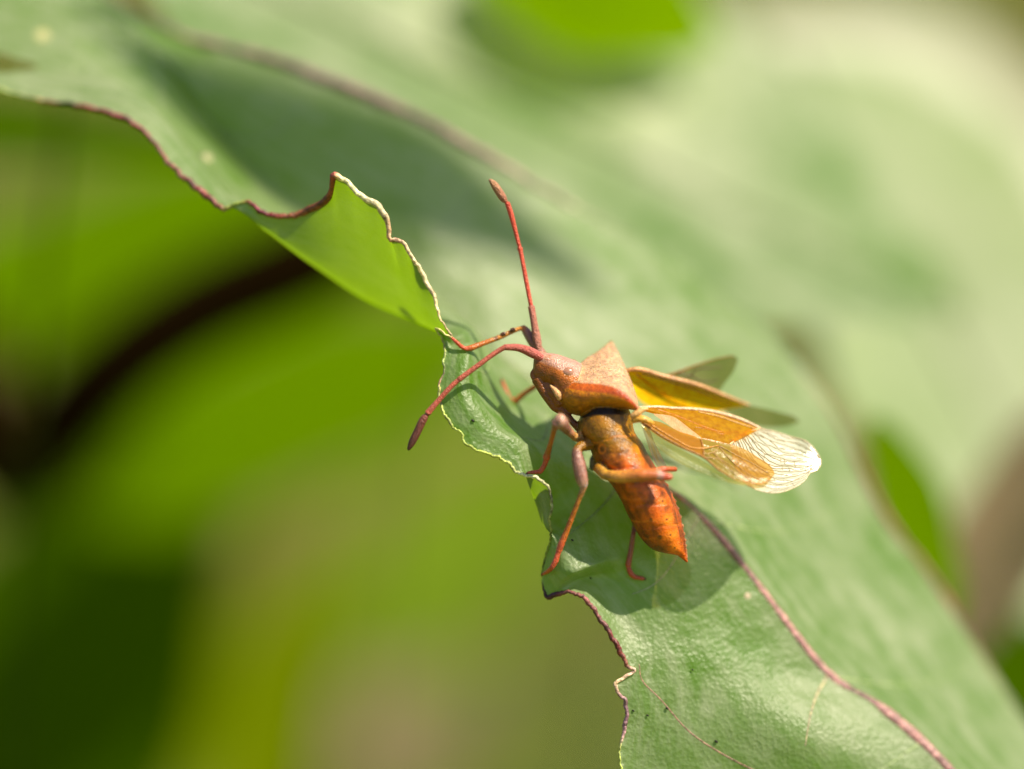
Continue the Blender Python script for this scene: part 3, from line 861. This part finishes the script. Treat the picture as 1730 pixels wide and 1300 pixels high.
# near fore leg: thigh points at the viewer, so the knee reads as a knob
limb([(996, 726, -16), (977, 740, -26), (968, 736, -34)], [9, 9, 7], [OLIVE, (0.5, 0.28, 0.08), (0.5, 0.26, 0.07)])
limb([(968, 736, -34), (958, 726, -52), (949, 715, -72), (945, 711, -78), (941, 711, -80)], [6.5, 8, 11.5, 13.5, 10], [(0.45, 0.22, 0.06), FEM, FEM, PINK, PINK])
limb([(941, 714, -78), (936, 727, -66), (930, 750, -42), (926, 764, -26), (923, 774, -20)], [9, 4.6, 4.2, 5.2, 7.0], [FEM, TIB * .8, TIB, TIB * .8, TAR])
limb([(924, 774, -20), (920, 786, -16), (913, 797, -14)], [5, 4.4, 4.6], [TAR] * 3)
limb([(914, 797, -14), (903, 798, -13), (892, 799, -13)], [4.2, 3.6, 2.6], [TAR] * 3)
claws((892, 799, -13), (-0.7, 0.5, 0))
# near middle leg
limb([(1005, 748, -28), (988, 752, -38), (977, 757, -44), (974, 766, -47), (978, 785, -50), (982, 806, -52), (985, 818, -52), (988, 823, -52)], [11, 10, 8, 9, 11.5, 11, 9, 6], [OLIVE, OLIVE, OLIVE * 1.1, FEM, FEM, FEM, PINK, (0.5, 0.36, 0.32)])
limb([(987, 822, -52), (979, 842, -46), (967, 873, -36), (956, 901, -28), (948, 920, -24), (944, 932, -22)], [5.5, 4.2, 4.4, 5.0, 6.0, 5.2], [(0.4, 0.2, 0.1), (0.4, 0.16, 0.025), TIB, TIB * 1.1, TAR, TAR])
limb([(944, 931, -22), (939, 948, -21), (932, 960, -20), (925, 966, 0), (918, 970, 14)], [4.4, 5.2, 4.2, 3.6, 2.6], [TAR * .95] * 5)
claws((918, 970, 14), (-0.7, 0.3, 0.3))
# near hind leg across the abdomen
limb([(1012, 790, -42), (1022, 803, -58), (1045, 806, -70), (1085, 803, -80), (1108, 803, -84), (1118, 804, -84)], [11, 9, 10.5, 11.5, 10, 8], [OLIVE * 1.3, (0.46, 0.24, 0.03), (0.58, 0.26, 0.04), (0.55, 0.16, 0.03), (0.5, 0.14, 0.04), PINK])
limb([(1114, 804, -84), (1124, 806, -86), (1134, 806, -86)], [9, 7.5, 5.5], [(0.5, 0.36, 0.34), TAR, TAR])
limb([(1100, 796, -78), (1120, 793, -66), (1136, 793, -54), (1142, 793, -50)], [4, 5, 4.6, 4.2], [TIB, TAR, TAR, TAR])
# far hind leg behind the abdomen
zh = Z_HINDFOOT - 6
limb([(1024, 776, 30), (1004, 774, 34), (1002, 792, 40)], [10, 8, 7], [OLIVE, (0.2, 0.14, 0.10), (0.16, 0.11, 0.07)])
limb([(1050, 800, 40), (1074, 850, 66), (1077, 866, 68), (1070, 902, zh - 6), (1066, 930, zh - 4), (1061, 956, zh - 3)], [10, 8, 5, 4.2, 4.6, 5.2], [FEM, FEM, FEM, (0.36, 0.13, 0.07), (0.34, 0.11, 0.06), TAR * .9])
limb([(1061, 956, zh - 3), (1065, 969, zh - 2), (1071, 975, zh), (1087, 978, zh + 2)], [4.2, 4.8, 4.4, 3.4], [TAR * .9, TAR, TAR, TAR])
claws((1087, 978, zh + 2), (0.8, 0.1, 0))

BV = np.array(BV); BC = np.array(BC)
me0 = bpy.data.meshes.new('body_shells')
me0.from_pydata(BV.tolist(), [], BF)
tmp = bpy.data.objects.new('body_shells', me0)
COL.objects.link(tmp)
rm = tmp.modifiers.new('remesh', 'REMESH')
rm.mode = 'VOXEL'
rm.voxel_size = 0.0032
rm.use_smooth_shade = True
dg = bpy.context.evaluated_depsgraph_get()
me1 = bpy.data.meshes.new_from_object(tmp.evaluated_get(dg))
nvx = len(me1.vertices)
co = np.zeros(nvx * 3); me1.vertices.foreach_get('co', co); co = co.reshape(-1, 3)
fidx = [tuple(p.vertices) for p in me1.polygons]
bpy.data.objects.remove(tmp); bpy.data.meshes.remove(me0); bpy.data.meshes.remove(me1)
# even out the voxel steps (Taubin smoothing keeps the volume)
E = np.array([(f[i], f[(i + 1) % len(f)]) for f in fidx for i in range(len(f))])
deg = np.bincount(E[:, 0], minlength=nvx).astype(float)[:, None]
for it in range(8):
    acc = np.stack([np.bincount(E[:, 0], weights=co[E[:, 1], k], minlength=nvx) for k in range(3)], 1) / np.maximum(deg, 1)
    co = co + (0.55 if it % 2 == 0 else -0.57) * (acc - co)
kd = KDTree(len(BV))
for i, v in enumerate(BV):
    kd.insert(v, i)
kd.balance()
near = np.zeros(nvx, int)
for i in range(nvx):
    near[i] = kd.find(co[i])[1]
col = BC[near]
# surface point -> picture coordinates, for the bug's own markings and painted shade
rel = (co - FOCUS) / K
dep = rel @ FWD; s = (D + dep) / D
px = rel @ RIGHT / s + 865; py = 650 - rel @ UP / s
near_is_rust = np.abs(col - RUST).sum(1) < 1e-6


def sm(x, a, b):
    t = np.clip((x - a) / (b - a), 0, 1)
    return t * t * (3 - 2 * t)


hn = np.array([1.1 * mnoise.noise(Vector((x * .07, y * .06, z * .07))) + 0.45 * mnoise.noise(Vector((x * .19, y * .17, z * .19))) for x, y, z in zip(px, py, dep)])
t_ol = sm(py, 745 + 0, 800)[:, None]
rust = (1 - t_ol) * OLIVE + t_ol * RUST
rust *= np.clip(1 + 0.75 * hn, 0.3, 1.8)[:, None]
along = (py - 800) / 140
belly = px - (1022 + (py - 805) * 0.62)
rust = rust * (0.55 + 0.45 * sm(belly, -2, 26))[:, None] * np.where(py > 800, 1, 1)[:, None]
dark = np.array((0.05, 0.035, 0.006))
kdk = (sm(py, 905, 940) * (1 - sm(px - (1110 + (940 - py) * 0.2), 0, 26)))[:, None] * 0.8
rust = rust * (1 - kdk) + dark * kdk
HALO = np.array((0.85, 0.24, 0.008)); DOT = np.array((0.03, 0.012, 0.004))
for (x, y, rh, rd, w) in ((1119.6, 847, 7, 2.2, .6), (1126.6, 878, 10, 2.2, .9), (1133, 904, 9, 2.0, .9), (1140, 926, 8, 1.8, .8), (1114.6, 908, 6, 3.8, .3), (1100, 879, 5, 3.0, .2), (1095, 826, 6, 1.6, .3), (1108, 792, 9, 1.2, .7)):
    dd = np.hypot(px - x, py - y)
    h = (np.exp(-(dd / rh) ** 2) * w)[:, None]
    rust = rust * (1 - h) + HALO * h
    dt = (1 - sm(dd, rd * .6, rd * 1.3))[:, None] * 0.9
    rust = rust * (1 - dt) + DOT * dt
for (x0, y0, x1, y1, w) in ((1062, 878, 1148, 886, .5), (1048, 840, 1140, 852, .3), (1085, 908, 1150, 914, .3), (1000, 748, 1075, 733, .35), (1005, 788, 1096, 770, .3)):
    t = np.clip((px - x0) / (x1 - x0), 0, 1); yl = y0 + (y1 - y0) * t + 2.5 * np.sin(t * 9)
    on = np.exp(-((py - yl) / 1.7) ** 2) * (px > x0) * (px < x1) * w
    rust = rust * (1 - on[:, None]) + HALO * on[:, None]
dd = np.hypot((px - 1017.5) / 0.75, py - 759)
on = np.exp(-((dd - 7.5) / 2.2) ** 2)[:, None] * .9
rust = rust * (1 - on) + HALO * 0.9 * on
dkp = (sm(px - (1058 + (py - 700) * .42), -3, 6) * sm(py, 716, 728) * (1 - sm(py, 765, 778)))[:, None]
rust = rust * (1 - dkp) + np.array((0.03, 0.022, 0.02)) * dkp
gap_shade = (1 - sm(np.abs(py - (707 - 12 * sm(px, 975, 1012))) / (1.5 + 4.5 * sm(px, 975, 1015)), 0.7, 1.3))[:, None] * (px > 978)[:, None] * (px < 1066)[:, None]
rust = rust * (1 - gap_shade) + np.array((0.006, 0.004, 0.003)) * gap_shade  # dark slit below the pronotum, with the overhang's shade painted in
col = np.where(near_is_rust[:, None], rust, col)
is_top = np.abs(col - TAN).sum(1) < 1e-6
fl = np.array([mnoise.noise(Vector((x * .23, y * .30, z * .23))) for x, y, z in zip(px, py, dep)])
f2 = np.array([mnoise.noise(Vector((x * .09, y * .11, z * .09 + 7))) for x, y, z in zip(px, py, dep)])
k = (sm(fl, 0.0, 0.45) * 0.75)[:, None]
f3 = np.array([mnoise.noise(Vector((x * .5, y * .55, z * .5))) for x, y, z in zip(px, py, dep)])
tt = col * (1 + 0.35 * f2)[:, None] * (1 - 0.55 * sm(f3, 0.1, 0.5))[:, None]
tt = tt * (1 - k) + np.array((0.34, 0.17, 0.085)) * k
col = np.where(is_top[:, None], tt, col)
flank = (~near_is_rust) & (px > 948) & (px < 1078) & (py > 640) & (dep < -15) & ~is_top
col = np.where(flank[:, None], col * (1 + 0.35 * fl + 0.3 * f2)[:, None], col)
# pinkish crown of the head above the brown cheek
is_head = (near >= HEADOFF) & (near < HEADEND)
edge = 612 + (px - 918) * 0.42
crown = (1 - sm(py - edge, -4, 5))[:, None]
hc = BROWN * (1 + 0.25 * hn)[:, None] + np.array((0.22, 0.06, 0.0)) * (sm(px, 915, 950) * (1 - sm(py - edge, 6, 24)))[:, None]
hc = hc * (1 - crown) + PINK * (1.0 + 0.15 * hn)[:, None] * crown
col = np.where(is_head[:, None], hc, col)
# a round callus on the near flank of the pronotum
dd = np.hypot(px - 985, py - 665)
on = (np.exp(-((dd - 9) / 3.0) ** 2) * 0.35)[:, None] * (~near_is_rust & ~is_head & (dep < -20) & (px > 960) & (py > 652))[:, None]
col = col * (1 - on) + np.array((0.30, 0.06, 0.006)) * on
nrm_push = np.where(is_top, 0.9, 0.35) * K
co = co - UP * (np.maximum(fl, 0) * nrm_push)[:, None]
BODY_M = tint_mat('bug_shell', 0.30, 0.30, 0.38, 150, 0.55, 0.17, nscale=30)
bodyo = build('body', co, fidx, BODY_M, parent=bug, colors=np.clip(col, 0, 1))

# short bristles on the legs
vn = np.zeros(nvx * 3); bodyo.data.vertices.foreach_get('normal', vn); vn = vn.reshape(-1, 3)
legc = np.zeros(nvx, bool)
LEG0 = LEGOFF
legc = near >= LEG0
HV, HF = [], []


def hairs(points, normals, n, l0, l1):
    for i in rng.choice(len(points), n, replace=False):
        d = normals[i] + rng.normal(0, 0.35, 3); d /= np.linalg.norm(d)
        a = np.cross(d, (0.3, 0.5, 0.8)); a /= np.linalg.norm(a); b = np.cross(d, a)
        p = points[i] - d * 0.5 * K; rr = 0.36 * K; k = len(HV)
        HV.extend([p + a * rr, p - 0.5 * a * rr + 0.87 * b * rr, p - 0.5 * a * rr - 0.87 * b * rr, p + d * rng.uniform(l0, l1) * K])
        HF.extend([(k, k + 1, k + 3), (k + 1, k + 2, k + 3), (k + 2, k, k + 3)])


ii = np.nonzero(legc)[0]
hairs(co[ii], vn[ii], 1500, 2.0, 5.0)
it_ = np.nonzero(is_top)[0]
hairs(co[it_], vn[it_], 700, 1.2, 2.4)
tag(build('hair', np.array(HV), HF, tint_mat('bristle', 0.5), parent=bug, colors=np.tile((0.40, 0.20, 0.10), (len(HV), 1))), kind='stuff')
# eyes
EYE_M = tint_mat('bug_eye', 0.12, 0.0, 0.08, 260, 0.9, 0.25)


def ball(c, r, n=20):
    c = np.array(c, float); r = np.array(r, float)
    V = []; a = np.linspace(0, np.pi, n); b = np.linspace(0, 2 * np.pi, 2 * n, endpoint=False)
    A, B = np.meshgrid(a, b, indexing='ij')
    V = c + np.stack([r[0] * np.sin(A) * np.cos(B), r[1] * np.cos(A), r[2] * np.sin(A) * np.sin(B)], -1)
    return W(V.reshape(-1, 3)), grid_faces(n, 2 * n, True)


for c in ((959, 630, -26), (966, 617, 20)):
    V, F = ball(c, (12, 10, 9))
    build('eye', V, F, EYE_M, parent=bug, colors=np.tile((0.36, 0.17, 0.10), (len(V), 1)))

# antennae: four joints each
ANT_M = tint_mat('antenna_shell', 0.45, 0.15, 0.6, 170, 0.4, 0.3)


def antenna(joints):
    a = None
    for pts, rad, c0, c1 in joints:
        V, F = ptube(pts, rad, 12, 40)
        k = np.linspace(0, 1, 40)[:, None]
        cc = (1 - k) * np.array(c0) + k * np.array(c1)
        cc = np.repeat(cc, 12, 0); cc = np.vstack([cc, cc[:1], cc[-1:]])
        o = build('antenna' if a is None else 'antenna_joint', V, F, ANT_M, parent=bug if a is None else a, colors=cc)
        a = a or o


RD = (0.58, 0.075, 0.04); RB = (0.40, 0.13, 0.09)
antenna([([(911, 597, 12), (908, 580, 14), (903, 550, 16), (897.5, 518, 18)], [4.0, 7.2, 6.0, 5.8], (0.34, 0.15, 0.10), RB),
         ([(897.5, 519, 18), (888, 470, 18), (880, 428, 18), (878, 419, 18)], [3.6, 3.8, 3.8, 4.8], RD, RD),
         ([(878, 419, 18), (872, 396, 16), (862, 358, 12), (857, 343, 10)], [3.2, 3.6, 4.6, 4.4], RD, RD),
         ([(856, 343, 10), (852, 338, 10), (842, 323, 8), (833, 310, 6), (827, 304, 6)], [2.2, 5.6, 7.0, 5.6, 2.4], (0.3, 0.10, 0.06), (0.42, 0.22, 0.11))])
antenna([([(918, 607, -16), (904, 599, -20), (876, 588, -28), (852, 587, -34)], [5.0, 8.2, 6.6, 5.2], (0.42, 0.10, 0.08), (0.42, 0.10, 0.07)),
         ([(853, 587, -34), (844, 592, -34), (806, 619, -36), (775, 642, -36)], [4.6, 4.4, 4.4, 4.8], (0.42, 0.10, 0.06), (0.46, 0.10, 0.06)),
         ([(775, 642, -36), (768, 648, -36), (740, 678, -34), (722, 699, -32)], [4.0, 4.2, 4.6, 5.6], (0.50, 0.10, 0.06), (0.48, 0.11, 0.07)),
         ([(722, 700, -32), (716, 708, -32), (706, 728, -30), (695, 750, -28), (690, 760, -28)], [3.4, 6.4, 6.6, 5.6, 2.6], (0.2, 0.05, 0.035), (0.07, 0.02, 0.012))])


# ------------------------------------------------------------------ wings
def corium_mat(name, c0, c1, g0, g1, tr):
    m, nt, out = new_mat(name)
    L = nt.links
    tc = nn(nt, 'ShaderNodeTexCoord')
    n1 = noise(nt, tc.outputs['Object'], 38, 6, 0.62)
    r1 = ramp(nt, n1.outputs['Fac'], [(0.38, c0), (0.62, c1)])
    r2 = ramp(nt, n1.outputs['Fac'], [(0.38, g0), (0.62, g1)])
    p = nn(nt, 'ShaderNodeBsdfPrincipled'); p.inputs['Roughness'].default_value = 0.5; p.inputs['Specular IOR Level'].default_value = 0.18
    L.new(r1.outputs[0], p.inputs['Base Color'])
    t = nn(nt, 'ShaderNodeBsdfTranslucent'); L.new(r2.outputs[0], t.inputs[0])
    vo = nn(nt, 'ShaderNodeTexVoronoi'); vo.inputs['Scale'].default_value = 130
    L.new(tc.outputs['Object'], vo.inputs['Vector'])
    b = nn(nt, 'ShaderNodeBump'); b.inputs['Strength'].default_value = 0.6; b.inputs['Distance'].default_value = 0.005
    L.new(vo.outputs['Distance'], b.inputs['Height']); L.new(b.outputs[0], p.inputs['Normal'])
    mx = nn(nt, 'ShaderNodeMixShader'); mx.inputs[0].default_value = tr
    L.new(p.outputs[0], mx.inputs[1]); L.new(t.outputs[0], mx.inputs[2])
    L.new(mx.outputs[0], out.inputs[0])
    return m


CORIUM = corium_mat('wing_leather', (0.46, 0.18, 0.003), (0.62, 0.28, 0.006), (0.85, 0.36, 0.005), (1.0, 0.58, 0.01), 0.6)
CORIUM_FAR = corium_mat('wing_leather_backlit', (0.46, 0.18, 0.003), (0.62, 0.28, 0.006), (0.95, 0.44, 0.004), (1.0, 0.66, 0.01), 0.8)  # far copy of the leather, backlight strengthened in its colours
CLAVUS = corium_mat('wing_pale_leather', (0.55, 0.33, 0.15), (0.66, 0.43, 0.23), (0.8, 0.45, 0.15), (0.9, 0.6, 0.25), 0.35)
MEMB = film_mat('clear_membrane', (0.97, 0.95, 0.88), (0.80, 0.74, 0.58), 0.42, 0.27, 0.2, 0.4, 0.3)
MEMB_FAR = film_mat('olive_membrane', (0.60, 0.58, 0.34), (0.16, 0.13, 0.04), 0.66, 0.3, 0.03, 0.3, 0.5)
HIND = film_mat('amber_membrane', (0.93, 0.66, 0.22), (0.55, 0.28, 0.04), 0.58, 0.3, 0.03, 0.5, 0.55)
HIND_BASE = film_mat('amber_base', (0.90, 0.52, 0.06), (0.58, 0.26, 0.008), 0.30, 0.4, 0.015, 0.4, 0.6)
LOBE = film_mat('green_film', (0.82, 0.80, 0.52), (0.40, 0.36, 0.14), 0.84, 0.3, 0.04, 0.3, 0.5)
LOBE2 = film_mat('pale_film', (0.95, 0.88, 0.76), (0.62, 0.48, 0.34), 0.55, 0.3, 0.10, 0.3, 0.5)
VEIN_M = tint_mat('wing_vein', 0.4, scale=120)
VD, VP, VA = (0.10, 0.055, 0.02), (0.66, 0.44, 0.26), (0.30, 0.13, 0.02)


def panel(name, upper, lower, zf, mat, parent, nu=60, nv=24, camber=0.0, ripple=0.0, freq=9):
    a = resample([(x, y, 0) for x, y in upper], nu)[:, :2]
    b = resample([(x, y, 0) for x, y in lower], nu)[:, :2]
    t = np.linspace(0, 1, nv)[None, :, None]
    P = a[:, None] * (1 - t) + b[:, None] * t
    Z = zf(P[..., 0], P[..., 1]) - camber * np.sin(np.pi * t[..., 0]) * np.ones((nu, 1))
    if ripple:
        Z = Z + ripple * np.sin(t[..., 0] * freq * np.pi + 0.6 * np.sin(np.linspace(0, 6, nu))[:, None]) * np.sin(np.linspace(0.1, np.pi, nu))[:, None]
    Q = np.concatenate([P, Z[..., None]], -1)
    o = build(name, W(Q.reshape(-1, 3)), grid_faces(nu, nv), mat, parent=parent)
    o['_'] = 0; del o['_']
    return o, Q


def wvein(path, rad, colr, parent, zf, name='vein', dz=-1.2, m=40):
    p = np.array([(x, y, zf(np.float64(x), np.float64(y)) + dz) for x, y in path])
    V, F = ptube(p, rad, 6, m)
    return build(name, V, F, VEIN_M, parent=parent, colors=np.tile(colr, (len(V), 1)))


zn = lambda x, y: -8 + 0.43 * (x - 1080) - 1.05 * (y - 690) + 0.34 * (y - 785) * sm(x, 1338, 1376)          # near fore wing: lower edge leans to the viewer
zn2 = lambda x, y: zn(x, y) - 9 - 0.02 * (x - 1080)
zfar = lambda x, y: 60 + 0.10 * (x - 1060) + 1.1 * (y - 640)
zfh = lambda x, y: 100 + 0.22 * (x - 1120) + 0.3 * (y - 640)

# far pair first
fw2, _ = panel('hindwing', [(1108, 640), (1143, 629.5), (1182, 615), (1219, 604), (1240, 601.5), (1247, 607)], [(1112, 648), (1150, 652), (1180, 662), (1211, 664), (1224, 648), (1240, 626), (1247, 608)], zfh, MEMB_FAR, bug)
wvein([(1108, 641), (1143, 630), (1182, 615.5), (1219, 604.5), (1240, 602)], [2.4, 2.2, 1.2, .8, .6], VA, fw2, zfh)
wvein([(1143, 631), (1155, 633), (1168, 634), (1173, 627), (1182, 623), (1200, 622), (1220, 621)], [1.6, 1.4, 1.3, 1.2, 1.2, 1, .6], VD, fw2, zfh)
wvein([(1168, 634), (1176, 641), (1186, 645), (1200, 645), (1216, 641)], [1.4, 1.4, 1.2, 1, .6], VD, fw2, zfh)
wvein([(1140, 640), (1160, 641), (1168, 635)], [1, 1, 1], VD, fw2, zfh)
ff, _ = panel('forewing', [(1056, 626), (1073, 624), (1117, 635), (1182, 652), (1228, 670), (1266, 685)], [(1064, 648), (1080, 676), (1104, 690), (1140, 699), (1190, 701), (1221, 694)], zfar, CORIUM_FAR, bug, camber=10)
panel('membrane', [(1266, 685), (1320, 698), (1343, 705), (1351, 712)], [(1221, 694), (1258, 714), (1302, 723), (1338, 718), (1351, 713)], zfar, MEMB_FAR, ff)
wvein([(1056, 626), (1073, 624), (1117, 635), (1182, 652), (1228, 670), (1266, 685)], [2.5, 4.2, 4.4, 4, 3.2, 2], (0.52, 0.26, 0.10), ff, zfar, 'costal_vein')
wvein([(1075, 632), (1105, 655), (1140, 678), (1165, 695)], [1.4, 1.6, 1.4, 1], (0.62, 0.32, 0.03), ff, zfar, dz=-6)
wvein([(1085, 632), (1140, 648), (1200, 668), (1240, 684)], [1.2, 1.3, 1.2, .8], (0.35, 0.14, 0.02), ff, zfar, dz=-6)
# near pair
nf, _ = panel('forewing', [(1078, 688), (1110, 687.5), (1136, 689.5), (1170, 691), (1205, 696), (1251, 709), (1285, 724)], [(1080, 693), (1106, 700), (1147, 720), (1182, 740), (1212, 748), (1233, 751)], zn, CORIUM, bug, camber=6)
mb, MQ = panel('membrane', [(1285, 724), (1310, 730), (1336, 738), (1362, 746), (1379, 763), (1387, 782)], [(1233, 751), (1243, 792), (1262, 820), (1282, 829), (1302, 833), (1344, 823), (1363, 808), (1366, 801), (1381, 795), (1387, 784)], zn, MEMB, nf, 80, 60, 0, 0.4, 18)
wvein([(1078, 689), (1110, 688), (1136, 690), (1170, 691.5), (1205, 696), (1251, 709), (1285, 724)], [2.6, 3.0, 2.8, 3.0, 3.4, 3.4, 2.2], VP, nf, zn, 'costal_vein')
wvein([(1233, 751), (1251, 738), (1268, 729), (1285, 724)], [1.6, 1.6, 1.6, 1.4], (0.72, 0.45, 0.2), nf, zn)
wvein([(1110, 692), (1150, 706), (1190, 722), (1222, 731), (1250, 730)], [1.6, 1.4, 1.3, 1.2, .8], (0.40, 0.16, 0.02), nf, zn, dz=-4)
wvein([(1175, 722), (1200, 727), (1215, 733), (1235, 734)], [1, 1, 1, .6], (0.34, 0.14, 0.02), nf, zn, dz=-4)
wvein([(1180, 696), (1215, 704), (1250, 716), (1275, 724)], [1, 1.2, 1.2, .8], (0.70, 0.40, 0.12), nf, zn, dz=-4)
panel('clavus', [(1104, 699), (1136, 704), (1166, 725), (1184, 739)], [(1106, 702), (1128, 717), (1150, 732), (1184, 741)], lambda x, y: zn(x, y) - 6, CLAVUS, nf)
wvein([(1285, 724), (1310, 730), (1336, 738), (1362, 746), (1379, 763), (1387, 782), (1381, 794), (1367, 801), (1362, 809), (1344, 823), (1302, 833), (1282, 829), (1262, 820)], np.full(13, 0.9), (0.62, 0.48, 0.30), nf, zn, dz=-0.4, m=110)
# wavy veins of the membrane, from the leather edge to the tip
nuM, nvM = MQ.shape[:2]
for k in range(20):
    t = min(0.98, max(0.02, 0.02 + 0.96 * k / 19 + random.uniform(-.018, .018)))
    am = random.uniform(0.5, 1.5)
    i0, i1 = 0, int(nuM * random.uniform(0.72, 0.97))
    ii = np.arange(i0, i1, 2)
    jj = np.clip(t * (nvM - 1) + am * np.sin(ii * random.uniform(0.15, 0.34) + k * 1.9) + 0.3 * np.sin(ii * 0.81 + k), 0, nvM - 1)
    j0 = np.floor(jj).astype(int); j1 = np.minimum(j0 + 1, nvM - 1); fr = (jj - j0)[:, None]
    P = MQ[ii, j0] * (1 - fr) + MQ[ii, j1] * fr
    P[:, 2] -= 0.8
    V, F = tube(W(P), np.linspace(random.uniform(0.6, 0.9), 0.3, len(P)) * K, 5)
    build('vein', V, F, VEIN_M, parent=nf, colors=np.tile((0.36, 0.25, 0.13), (len(V), 1)))
for k in range(16):
    i_ = int(random.uniform(0.25, 0.95) * (nuM - 1)); j_ = int(random.uniform(0.3, 0.9) * (nvM - 1)); m_ = min(nvM - 1, j_ + random.randint(3, 7))
    jr = np.arange(j_, m_ + 1); ir = np.clip(i_ + (0.5 * (jr - j_)).astype(int), 0, nuM - 1)
    P = MQ[ir, jr].copy(); P[:, 2] -= 0.8
    if len(P) > 2:
        V, F = tube(W(P), np.full(len(P), 0.42) * K, 5)
        build('vein', V, F, VEIN_M, parent=nf, colors=np.tile((0.36, 0.25, 0.13), (len(V), 1)))
nh, _ = panel('hindwing', [(1082, 711), (1120, 721), (1160, 737), (1190, 741), (1222, 748), (1255, 758), (1284, 775), (1302, 788), (1309, 800)], [(1083, 715), (1120, 743), (1150, 758), (1175, 768), (1190, 776), (1215, 796), (1240, 811), (1265, 819), (1296, 816), (1309, 801)], zn2, HIND, bug, camber=3, ripple=2.0, freq=5)
panel('wing_base', [(1082, 710.5), (1110, 712), (1145, 728), (1186, 748), (1189, 770)], [(1083, 715.5), (1110, 735), (1140, 751), (1165, 764), (1188, 773)], lambda x, y: zn2(x, y) - 5, HIND_BASE, nh)
wvein([(1084, 713), (1120, 738), (1155, 757), (1189, 773), (1215, 795), (1242, 811)], [2.4, 2, 1.6, 1.6, 1.4, .7], VA, nh, zn2, dz=-6)
wvein([(1184, 742), (1188, 756), (1189, 772)], [1.6, 1.6, 1.2], VA, nh, zn2, dz=-6)
wvein([(1100, 718), (1140, 742), (1170, 757), (1186, 758), (1214, 753)], [1.4, 1.4, 1.3, 1.5, 1], (0.50, 0.22, 0.03), nh, zn2, dz=-6)
for p in ([(1214, 754), (1235, 778), (1262, 800), (1285, 812)], [(1216, 754), (1245, 770), (1280, 788), (1298, 800)], [(1190, 773), (1215, 776), (1245, 795), (1270, 812)], [(1192, 768), (1210, 762), (1214, 755)], [(1205, 765), (1230, 790), (1250, 808)]):
    wvein(p, np.linspace(1.1, .6, len(p)), (0.36, 0.20, 0.06), nh, zn2, dz=-4)
panel('wing_lobe', [(1084, 716), (1120, 744), (1155, 762), (1190, 780), (1225, 804), (1262, 820)], [(1086, 722), (1108, 752), (1148, 783), (1196, 803), (1236, 817), (1260, 821)], lambda x, y: zn2(x, y) + 12, LOBE, nh, ripple=2, freq=3)
panel('wing_lobe', [(1084, 716), (1094, 722), (1106, 748), (1120, 776), (1128, 790)], [(1084, 720), (1090, 738), (1098, 762), (1108, 785), (1114, 794)], lambda x, y: -30 - 0.1 * (y - 716) + 0 * x, LOBE2, nh, ripple=2, freq=2)
# wing hinge sclerites at the shoulder
V, F = ptube([(1066, 704, -58), (1074, 700, -58), (1086, 692, -56), (1094, 690, -54)], [4, 6, 5, 3], 10, 16)
build('wing_hinge', V, F, VEIN_M, parent=bug, colors=np.tile((0.62, 0.34, 0.12), (len(V), 1)))
V, F = ptube([(1068, 712, -54), (1080, 708, -58), (1096, 712, -58), (1104, 716, -56)], [4, 6, 5, 2], 10, 16)
build('wing_hinge', V, F, VEIN_M, parent=bug, colors=np.tile((0.66, 0.32, 0.04), (len(V), 1)))
